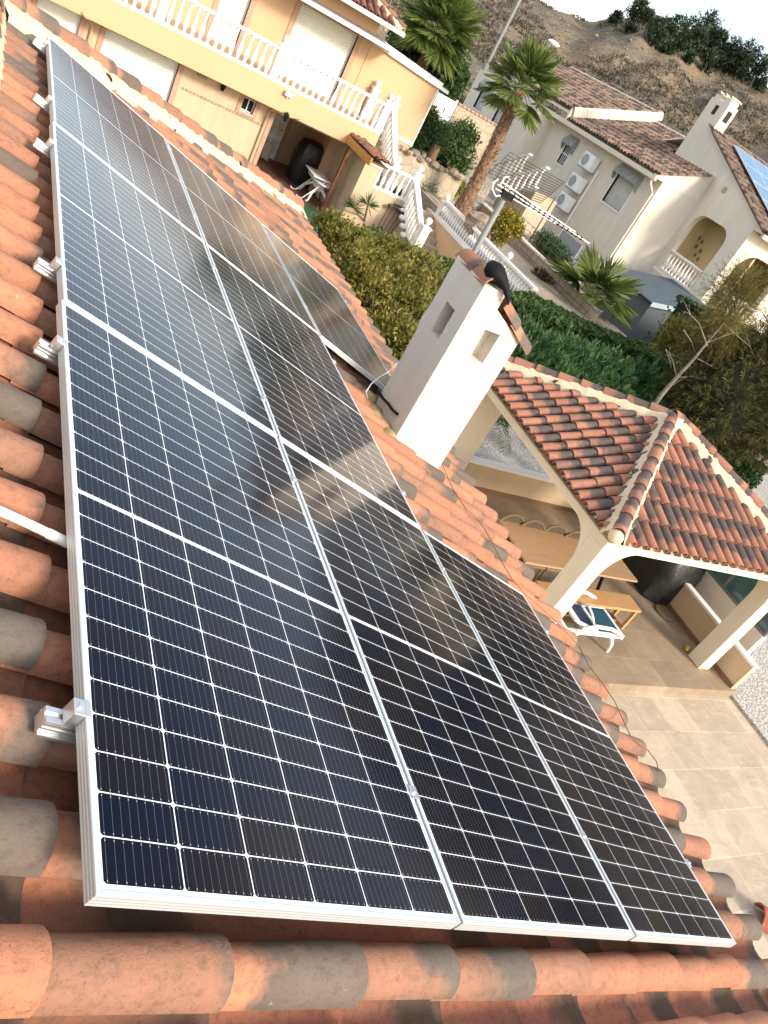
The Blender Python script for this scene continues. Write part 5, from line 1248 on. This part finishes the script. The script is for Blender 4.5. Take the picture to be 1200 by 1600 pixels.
h3=tree_thing('dark_low_hedge','low dark hedge on the gravel behind the right end of the pavilion roof','hedge',(16,10.5,-4.6))
qb=at(1130,672,y=12.4); hedge_leaves(h3,L_dk,13.0,qb.x+2.2,11.8,12.6,-4.5,-3.55,16000,.13,.08); mb=MB(); mb.box(13.1,qb.x+2.1,12.0,12.4,-4.6,-3.7); mb.build('inner_shade_block',MATS['shade_core'],h3)  # inner shade of the low hedge as a dark-coloured block
def pixblobs(lst,y=None,z=None):
    out=[]
    for (px_,py_,r_,yy) in lst:
        q=at(px_,py_,y=yy); out.append((q.x,q.y,q.z,r_,r_,r_*.9))
    return out
# big yellow-green shrub behind our eave
yb=tree_thing('yellow_green_shrub','broad yellow green shrub growing behind the eave left of the chimney','shrub',(6.5,12,-4.6))
bl=pixblobs([(515,360,.42,15.0),(548,392,.6,14.2),(585,405,.65,14.4),(620,415,.6,14.4),(655,430,.6,14.2),(560,430,.7,13.0),(600,450,.75,13.0),(640,460,.7,13.0),(675,465,.6,13.2),(585,480,.6,11.8),(620,500,.75,11.6),(655,505,.7,11.6),(690,500,.6,12),(620,545,.55,10.4),(650,560,.6,10.2),(610,520,.5,10.8),(700,540,.6,11),(640,600,.5,9.6),(575,450,.5,12.4),(535,380,.5,14.4)])
foliage('leaves',L_yel,bl,60000,.085,.045,yb,up=.5,shell=.55,cluster=9,spread=.055)
mb=MB()
for k in range(60):
    b_=random.choice(bl); base=Vector((b_[0]+random.uniform(-.3,.3),b_[1]+random.uniform(-.3,.3),-4.6)); tp=Vector((b_[0]+random.uniform(-.5,.5),b_[1]+random.uniform(-.5,.5),b_[2]+b_[5]*random.uniform(.5,1.0)))
    md=base.lerp(tp,.55)+Vector((random.uniform(-.2,.2),random.uniform(-.2,.2),0)); mb.tube([base,md,tp],[.025,.014,.005],5)
mb.build('branches',bark,yb)
mb=MB()
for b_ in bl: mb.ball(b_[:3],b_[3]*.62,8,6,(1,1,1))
mb.build('inner_shade',MATS['shade_core'],yb)
# oleanders in a row
OL=[[(808,550,.6,13.9),(800,575,.5,13.2)],[(845,575,.72,13.8),(850,600,.6,13)],[(890,585,.75,13.8),(895,620,.6,13)],[(938,600,.75,13.8),(940,640,.6,13)],[(985,615,.75,13.8),(985,655,.6,13)],[(1038,640,.72,13.9),(1030,670,.55,13.2)]]
OLN=['beside the chimney cap, first of the row','second in the row behind the pavilion roof','third in the row behind the pavilion roof','fourth in the row, below the fan palm','fifth in the row, before the bare trunk','last of the row, behind the bare conifer trunk']
for lst,nm in zip(OL,OLN):
    bl=pixblobs(lst); t=tree_thing('oleander_bush','green oleander bush '+nm,'shrub',(bl[0][0],bl[0][1],-4.6),'oleander bushes behind the pavilion')
    bl.append((bl[0][0],bl[0][1]-.3,-4.1,.8,.7,.6))
    shoots('leaves',L_ole,bl,900,16,.17,.034,t)
    mb=MB(); 
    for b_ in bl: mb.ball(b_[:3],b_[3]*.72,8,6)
    mb.build('inner_shade',MATS['shade_core'],t)
    mb=MB()
    for k in range(9): 
        b_=bl[k%2]; mb.tube([(bl[0][0]+random.uniform(-.2,.2),bl[0][1]+random.uniform(-.2,.2),-4.6),(b_[0]+random.uniform(-.5,.5),b_[1]+random.uniform(-.4,.4),b_[2]+.4)],[.025,.008],5)
    mb.build('stems',bark,t)
# fan palms
def fan(P,D,L,W,R,hub,dirv,rad,nseg=44,spread=200,droop=.25):
    """fill lists with the segments of one fan leaf: hub point, pointing direction dirv"""
    d=Vector(dirv).normalized(); side=d.cross(Vector((0,0,1)));
    if side.length<.1: side=d.cross(Vector((1,0,0)))
    side.normalize(); n=side.cross(d)
    tone=random.random()*.5
    for k in range(nseg):
        a=R_(-spread/2+spread*k/(nseg-1)); v=(d*math.cos(a)+side*math.sin(a)); v=(v-Vector((0,0,droop*(.5+.5*abs(math.sin(a)))))+n*random.uniform(-.05,.05)).normalized()
        l=rad*(.82+.2*random.random())*(1-.18*abs(a)/2)
        P.append(Vector(hub)+v*l*.5); D.append(v); L.append(l); W.append(rad*.105); R.append(tone+random.random()*.4)
def fan_palm(name,label,base,crown,ntop,rad,pet,trunk_r,cat='palm tree',dirs=None,core=None,taper=.8):
    t=tree_thing(name,label,cat,base); base=Vector(base);crown=Vector(crown)
    if trunk_r:
        mb=MB(); n=14; pts=[];rs=[]
        for i in range(n+1):
            f=i/n; p=base.lerp(crown,f)+Vector((.06*math.sin(f*3),0,0)); pts.append(p); rs.append(trunk_r*(1.5-.5*min(1,f*5))*(1-(1-taper)*f)*(1+.06*(i%2)))
        mb.tube(pts,rs,14)
        # boots: stubby old leaf bases
        for i in range(int((crown-base).length*70)):
            f=random.random(); a=random.uniform(0,2*PI); p=base.lerp(crown,f)+Vector((.06*math.sin(f*3),0,0)); rr=trunk_r*(1-(1-taper)*f)*(1.5-.5*min(1,f*5)); o_=Vector((math.cos(a),math.sin(a),0))
            q=p+o_*rr*.92; mb.add([q+o_.cross(Vector((0,0,1)))*.045,q-o_.cross(Vector((0,0,1)))*.045,q+o_*random.uniform(.06,.15)+Vector((0,0,random.uniform(.06,.16)))],[(0,1,2)])
        tk=mb.build('trunk',palmbark,t)
        mb=MB()
        for i in range(int((crown-base).length*60)):
            f=random.random(); a=random.uniform(0,2*PI); p=base.lerp(crown,f)+Vector((.06*math.sin(f*3),0,0)); rr=trunk_r*(1-(1-taper)*f)*(1.5-.5*min(1,f*5)); o_=Vector((math.cos(a),math.sin(a),0)); sd=o_.cross(Vector((0,0,1)))
            q=p+o_*rr*.95; w_=random.uniform(.03,.055); tp=q+o_*random.uniform(.03,.09)+Vector((0,0,random.uniform(.07,.14)))
            mb.add([q+sd*w_,q-sd*w_,q+o_*.035+Vector((0,0,.01)),tp],[(0,2,3),(2,1,3),(0,1,2)])
        mb.build('leaf_boots',simple('boot_tan',(.40,.29,.19),.95,var=.3,scale=9),tk)
    P=[];D=[];L=[];W=[];R=[]; mb=MB()
    dl=dirs or [(math.cos(2.4*k)*math.cos(e),math.sin(2.4*k)*math.cos(e),math.sin(e)) for k,e in ((k,R_(88-118*(k+.5)/ntop)) for k in range(ntop))]
    for d in dl:
        d=Vector(d).normalized(); pl=pet*random.uniform(.85,1.15); hub=crown+d*pl+Vector((0,0,-.12*pl*(1-d.z)))
        mb.tube([crown,crown+d*pl*.5+Vector((0,0,.04)),hub],[.022,.016,.012],5); fan(P,D,L,W,R,hub,(d+Vector((0,0,-.25 if d.z<.4 else 0))).normalized(),rad*random.uniform(.85,1.1))
    mb.build('petioles',simple('petiole',(.16,.20,.06),.6),t)
    leaf_mesh('fronds',L_palm,np.array(P),np.array(D),np.array(L),np.array(W),np.array(R),t)
    return t
pb=at(718,335,z=-2.9); pc=at(812,140,y=pb.y)
fan_palm('tall_fan_palm','tall palm with shaggy brown trunk and small fan leaved crown by the beige house',pb,pc,26,.85,.75,.225)
fan_palm('young_fan_palm','low young fan palm with wide green fans in front of the grey shed','' or (16.5,18.1,-2.9),(16.5,18.1,-2.45),8,1.12,.75,.14,dirs=[(-.9,-.2,.45),(-.55,-.6,.75),(.1,-.7,.8),(.75,-.55,.35),(.9,-.2,.15),(-.2,.6,.9),(.5,.4,.8),(-.9,.4,.4),(-.3,-.95,.3)])
big=at(668,95,y=33); bc=at(684,50,y=30.5)
fan_palm('hillside_fan_palm','bushy fan palm rising above the dark shrub behind the yellow wing',(bc.x-.1,30.5,-1.8),bc,40,1.15,.8,.25)
t=tree_thing('dark_green_bush','large dark round bush under the fan palm behind the yellow wing','shrub',(big.x,32,-1.8))
bl=[]; 
for (a,c_,r_) in ((650,85,.9),(672,98,1.0),(692,108,.9),(636,72,.7),(665,120,.9),(700,122,.7)):
    q=at(a,c_,y=32); bl.append((q.x,q.y,q.z,r_,r_,r_))
foliage('leaves',L_dk,bl,14000,.22,.13,t,up=.2,shell=.6,cluster=7,spread=.14); mb=MB(); [mb.ball(b_[:3],b_[3]*.66,8,6) for b_ in bl]; mb.build('inner_shade',MATS['shade_core'],t)
mb=MB(); mb.tube([(big.x+.4,32,-1.9),(big.x+.3,32,bl[2][2])],.12,7); mb.build('trunk',bark,t)
# shrubs between yellow house and beige house
def shrub(name,label,m,lst,n,L,W,up=.4,ground=-2.9,core=True,sp=.09):
    bl=pixblobs(lst); t=tree_thing(name,label,'shrub',(bl[0][0],bl[0][1],ground)); foliage('leaves',m,bl,n,L,W,t,up=up,shell=.5,cluster=8,spread=sp)
    if core: mb=MB(); [mb.ball(b_[:3],b_[3]*.6,8,6) for b_ in bl]; mb.build('inner_shade',MATS['shade_core'],t)
    mb=MB(); [mb.tube([(bl[0][0]+random.uniform(-.15,.15),bl[0][1]+random.uniform(-.15,.15),ground),(b_[0],b_[1],b_[2])],[.04,.015],5) for b_ in bl]; mb.build('stems',bark,t); return t
shrub('flowering_oleander','dark oleander with a few reddish flowers in front of the white gate',L_dk,[(655,205,.55,26.4),(668,185,.45,26.6),(680,215,.55,26.6)],5000,.2,.045)
shrub('round_shrub','dense mid green shrub right of the sago palm by the beige house corner',L_dk,[(700,225,.75,27.5),(712,245,.7,27),(722,215,.6,27.5),(700,255,.6,27)],9000,.12,.06)
shrub('yellow_shrub','small bright yellow green shrub left of the tall palm trunk',L_yel,[(702,282,.42,26),(712,295,.38,25.6),(695,292,.35,25.6)],3500,.12,.05)
shrub('grey_green_shrub','grey green shrub in front of the garden bench by the beige house',L_ole,[(862,395,.55,22.5),(850,380,.5,23),(872,410,.5,22)],6000,.10,.035)
shrub('red_leaved_shrub','sparse reddish brown shrub beside the crazy paving',leafmat('leaf_red',(.06,.03,.02),(.12,.06,.03),(.08,.12,.04)),[(845,440,.35,19.5),(868,425,.4,20.3),(880,440,.35,20)],2600,.14,.07,core=False)
shrub('pale_flower_bed','low pale flowering plants on the bed beside the upper stairs',leafmat('leaf_pale',(.12,.16,.06),(.35,.36,.22),(.75,.73,.62)),[(655,300,.3,25),(668,292,.3,25.2),(645,292,.25,25.2)],1500,.08,.05,core=False)
# sago palm
q=at(672,255,z=-2.7); t=tree_thing('sago_palm','dark sago palm with arching fronds on a stout brown trunk behind the upper stairs','palm',(q.x,26.2,-2.9))
cr=at(683,225,y=26.2); mb=MB(); bs=at(668,262,y=26.2); mb.tube([(bs.x,26.2,-2.95),(cr.x,26.2,cr.z)],[.20,.17],10); mb.build('trunk',palmbark,t)
P=[];D=[];L=[];R=[]
for k in range(44):
    a=2.4*k; e=R_(80-85*k/44); dv=Vector((math.cos(a)*math.cos(e),math.sin(a)*math.cos(e),math.sin(e)))
    for s_ in range(14):
        f=(s_+1)/14; p=cr+dv*f*.95-Vector((0,0,.5*f*f*(1-.3*math.sin(e)))); tg=(dv-Vector((0,0,1.0*f))).normalized(); sd=tg.cross(Vector((0,0,1))).normalized()
        for sg in (-1,1):
            v=(tg*.5+sd*sg).normalized(); P.append(p+v*.07); D.append(v); L.append(.16*(1.1-f*.5)); R.append(.1+.3*random.random())
leaf_mesh('fronds',L_dk,np.array(P),np.array(D),np.array(L),.02,np.array(R),t)
# citrus
q=at(776,392,z=-2.88); t=tree_thing('citrus_tree','small citrus tree with yellow leaves and fruit behind the balustrade','tree',(q.x,q.y,-2.88))
bl=pixblobs([(788,355,.33,q.y),(800,345,.3,q.y+.1),(780,370,.25,q.y),(808,360,.25,q.y),(792,338,.22,q.y)]); foliage('leaves',L_cit,bl,2600,.11,.055,t,up=.2,shell=.4,cluster=6,spread=.07)
mb=MB(); c0=Vector((bl[0][0],bl[0][1],bl[0][2])); mb.tube([(q.x,q.y,-2.9),((q.x+c0.x)/2,q.y,(c0.z-2.9)/2-.1),c0],[.03,.02,.012],6); [mb.tube([c0-Vector((0,0,.2)),b_[:3]],[.012,.005],5) for b_ in bl]; mb.build('trunk',bark,t)
# conifer with bare trunk
YC=12.6
b0=at(1003,660,y=YC); pts=[at(1013,645,y=YC),at(1035,615,y=YC),at(1057,590,y=YC),at(1085,560,y=YC),at(1105,535,y=YC),at(1130,505,y=YC),at(1152,470,y=YC)]
t=tree_thing('sparse_conifer','sparse olive brown conifer with bare pale leaning trunk and dead twigs behind the pavilion','tree',(b0.x,YC,-4.6))
mb=MB(); mb.tube([Vector((b0.x-.25,YC,-4.62)),b0]+pts,[.09,.075,.07,.062,.05,.036,.028,.02,.012],9)
def br(a,b_,r0,r1,dy=0): 
    A_=at(*a,y=YC);B_=at(*b_,y=YC+dy); m_=A_.lerp(B_,.5)+Vector((random.uniform(-.06,.06),random.uniform(-.06,.06),.05)); m2_=m_.lerp(B_,.5)+Vector((random.uniform(-.08,.08),random.uniform(-.05,.05),random.uniform(-.05,.08))); mb.tube([A_,m_,m2_,B_],[r0*.6,r0*.45,r0*.3,.003],6); [mb.tube([m2_,m2_+Vector((random.uniform(-.3,.3),random.uniform(-.2,.2),random.uniform(-.05,.3)))],[r0*.25,.002],4) for _ in range(3)]
for a,b_,r0 in (((1057,590),(1125,590),.035),((1085,590),(1125,603),.022),((1045,605),(1075,590),.03),((1105,540),(1068,470),.03),((1057,590),(1040,545),.022),((1040,545),(1048,575),.012),((1100,595),(1140,602),.018),((1120,600),(1122,580),.010),((1095,590),(1110,625),.018),((1105,535),(1160,520),.03),((1130,505),(1180,560),.03),((1090,560),(1150,600),.03),((1068,515),(1090,560),.02),((1075,600),(1100,640),.02),((1125,590),(1160,640),.02),((1150,475),(1165,440),.02)): br(a,b_,r0,.005,random.uniform(-.5,.5))
mb.build('trunk',bark,t,smooth=True)
bl=pixblobs([(1114,508,.30,12.9),(1128,522,.45,12.9),(1150,455,.42,12.6),(1165,445,.35,12.6),(1140,480,.35,12.4),(1150,540,.5,13.0),(1165,570,.5,12.8),(1135,565,.45,13.0),(1120,605,.45,13.1),(1150,610,.5,12.9),(1165,625,.4,12.7),(1115,640,.38,12.8),(1140,655,.35,12.7),(1100,620,.35,13.2),(1090,540,.35,13.2)])
bl=[(b_[0],b_[1],b_[2],b_[3]*1.3,b_[4]*1.3,b_[5]*1.3) for b_ in bl]; shoots('needles',L_pine,bl,4200,15,.11,.010,t,slen=.34,up=-.15,shell=.05)
t=tree_thing('light_green_bush','light green feathery bush just left of the conifer crown','shrub',at(1060,520,y=14.6)); t.location.z=-4.6
bl=pixblobs([(1062,518,.42,14.6),(1075,535,.4,14.6),(1045,535,.35,14.7)]); foliage('leaves',L_yel,bl,5000,.13,.03,t,shell=.3); mb=MB(); mb.tube([(bl[0][0],14.6,-4.6),bl[0][:3]],[.05,.02],6); mb.build('stem',bark,t)
# small palm in the gravel behind the pavilion
q=at(768,668,z=-4.55)
P=[];D=[];L=[];R=[]; t=tree_thing('garden_palm','small dark feathery palm in the gravel seen through the pavilion','palm',(q.x,q.y,-4.6)); mb=MB()
cr=Vector((q.x,q.y,-4.35))
for k in range(16):
    a=2.4*k; e=R_(70-55*k/16); dv=Vector((math.cos(a)*math.cos(e),math.sin(a)*math.cos(e),math.sin(e))); pts=[]
    for s_ in range(16):
        f=(s_+1)/16; p=cr+dv*f*1.1-Vector((0,0,.6*f*f)); pts.append(p); tg=(dv-Vector((0,0,1.2*f))).normalized(); sd=tg.cross(Vector((0,0,1))).normalized()
        for sg in (-1,1):
            v=(tg*.6+sd*sg-Vector((0,0,.2))).normalized(); P.append(p+v*.12); D.append(v); L.append(.28*(1.1-f*.5)); R.append(.05+.5*random.random())
    mb.tube([cr]+pts,.008,4)
mb.build('petioles',MATS['petiole'],t); leaf_mesh('fronds',L_dk,np.array(P),np.array(D),np.array(L),.022,np.array(R),t)
# hillside pines
def hillhit(px_,py_):
    v=CW.T@np.array([px_-600,py_-800,CF]); v/=np.linalg.norm(v)
    r=50.
    while r<230:
        p=CP+v*r
        if p[2]<hill_z(p[0],p[1]): return Vector((p[0],p[1],hill_z(p[0],p[1])))
        r+=.5
    p=CP+v*112; return Vector((p[0],p[1],hill_z(p[0],p[1])))
HP=[(984,30,2.2,1),(961,31,1.1,1),(1003,32,1.6,.8),(985,46,1.2,.6),(1015,55,2.0,.9),(1022,68,1.7,.9),(1035,52,1.8,.9),(1048,65,2.4,1),(1058,80,1.9,.9),(1070,60,2.4,1),(1082,78,2.2,1),(1092,62,2.5,1.1),(1105,74,2.2,1),(1098,108,1.9,1),(1112,58,2.1,1.3),(1122,72,2.4,1.1),(1130,58,2.2,1.3),(1138,88,2.0,1.1),(1148,70,2.4,1.3),(1156,62,2.2,1.4),(1160,92,1.6,1),(1170,80,2.0,1.2),(1180,72,2.7,1.3),(1172,100,1.2,.8),(1196,95,2.0,1.3),(1197,118,1.3,.8),(1040,78,1.3,.8),(1075,92,1.2,.8),(1118,92,1.5,.8)]
sides=['left end of the ridge cluster','lone on the skyline']
for k,(a,c_,r_,asp) in enumerate(HP):
    r_*=.62; q=hillhit(a-3,c_+7); t=tree_thing('hillside_pine','dark pine standing on the dry hillside above the houses' if k not in (0,1,13,22) else {0:'lone dark pine on the skyline at the left of the hillside trees',1:'smallest lone tree on the hill skyline, left of the lone pine',13:'dark round pine lowest on the slope, hanging over the ochre bank',22:'largest dark pine at the top right corner of the photograph'}[k],'pine tree',q,'pines on the hillside')
    h=r_*1.25*asp; bl=[(q.x,q.y,q.z+h*.9,r_*.75,r_*.75,h*.75)]
    for j in range(5): an_=random.uniform(0,2*PI); bl.append((q.x+math.cos(an_)*r_*.5,q.y+math.sin(an_)*r_*.5,q.z+h*random.uniform(.4,1.5),r_*.42,r_*.42,r_*.42))
    foliage('crown',L_hill,bl,1300,.34,.13,t,up=.5,shell=.35,cluster=6,spread=.16); mb=MB(); mb.tube([q-Vector((0,0,.5)),q+Vector((0,0,h*.9))],[.16,.08],6); mb.build('trunk',bark,t)
# scrub on the slope
n=42000; az=rng.uniform(R_(26),R_(96),n); rr_=50+70*rng.random(n)**.8; X=CP[0]+rr_*np.cos(az);Y=CP[1]+rr_*np.sin(az)
msk=np.array([mn.fractal(Vector((float(x)*.08,float(y)*.08,5)),1,2,4) for x,y in zip(X,Y)])>-.12
X=X[msk];Y=Y[msk]; Z=np.array([hill_z(float(x),float(y)) for x,y in zip(X,Y)])
k_=5; P=np.repeat(np.stack([X,Y,Z+.10],1),k_,0)+rng.normal(size=(len(X)*k_,3))*np.array([.22,.22,.10]); D=rng.normal(size=P.shape); D[:,2]=np.abs(D[:,2])+.5
o=leaf_mesh('hillside_scrub',L_scrub,P,D,.34*(.5+rng.random(len(P))),.12,np.repeat(rng.random(len(X)),k_)*.8+rng.random(len(P))*.2); tag(o,'dry brown scrub covering the hillside','scrub',kind='stuff')

# unseen dark pines added off frame so the panels mirror something dark
for k,(a_,dist,top,r_) in enumerate(((9,66,11,7.5),(17,62,11,7.5),(25,64,12.5,7.5),(32.5,62,10.5,6),(38,60,7,4))):
    x=CP[0]+dist*math.cos(R_(a_)); y=CP[1]+dist*math.sin(R_(a_)); t=tree_thing('unseen_pine','unseen large pine added beyond the right edge to darken the solar panel reflections','pine tree',(x,y,-4.6),'unseen pines added for the panel reflections')
    bl=[(x,y,top-r_*.8,r_,r_,r_*.8),(x,y,top-r_*1.9,r_*.9,r_*.9,r_*.9)]
    for j in range(6): an_=random.uniform(0,2*PI); bl.append((x+math.cos(an_)*r_*.6,y+math.sin(an_)*r_*.6,top-r_*random.uniform(.6,2.4),r_*.5,r_*.5,r_*.45))
    foliage('crown',L_hill,bl,9000,.5,.2,t,up=.3,shell=.4,cluster=7,spread=.3); mb=MB(); mb.tube([(x,y,-4.7),(x,y,top-r_)],[.3,.15],8); mb.build('trunk',bark,t)

# extra conifer added at the right edge to block a bright panel reflection
x,y=17.3,12.4; t=tree_thing('added_conifer','dense dark conifer added at the right edge behind the pavilion to dim the panel reflections','tree',(x,y,-4.6))
bl=[(x,y,-2.2,1.5,1.4,1.5),(x+1.2,y-.8,-1.8,1.4,1.3,1.5),(x+.5,y,-.9,.9,.9,.9),(x+2.2,y-1.6,-1.6,1.3,1.2,1.6)]
shoots('needles',leafmat('leaf_olive_conifer',(.035,.04,.014),(.09,.088,.024),(.20,.175,.045)),bl,5000,12,.16,.02,t,slen=.3,up=.3,shell=.6); mb=MB(); [mb.ball(b_[:3],b_[3]*.75,8,6) for b_ in bl]; mb.build('inner_shade',MATS['shade_core'],t); mb=MB(); mb.tube([(x,y,-4.7),(x+.6,y-.4,-1.2)],[.18,.08],8); mb.build('trunk',bark,t)
# pale rocks strewn over the slope
mb=MB()
for k in range(1300):
    az_=R_(random.uniform(30,92)); r_=51+66*random.random()**.8; x=CP[0]+r_*math.cos(az_); y=CP[1]+r_*math.sin(az_); z=hill_z(x,y); s_=random.uniform(.06,.30)**1.0
    a,c_,d_=[random.uniform(.6,1.3)*s_ for _ in range(3)]; o_=random.uniform(0,PI)
    ca,sa=math.cos(o_),math.sin(o_); V=[(ca*a,sa*a,0),(-sa*c_,ca*c_,0),(-ca*a,-sa*a,0),(sa*c_,-ca*c_,0),(0,0,d_*.8),(0,0,-d_)]
    mb.add([(x+p[0],y+p[1],z+p[2]+.03) for p in V],[(0,1,4),(1,2,4),(2,3,4),(3,0,4),(1,0,5),(2,1,5),(3,2,5),(0,3,5)])
o=mb.build('hillside_rocks',simple('pale_rock',(.32,.27,.20),.95,var=.3,scale=.3)); tag(o,'pale loose rocks strewn over the dry hillside','rocks',kind='stuff')
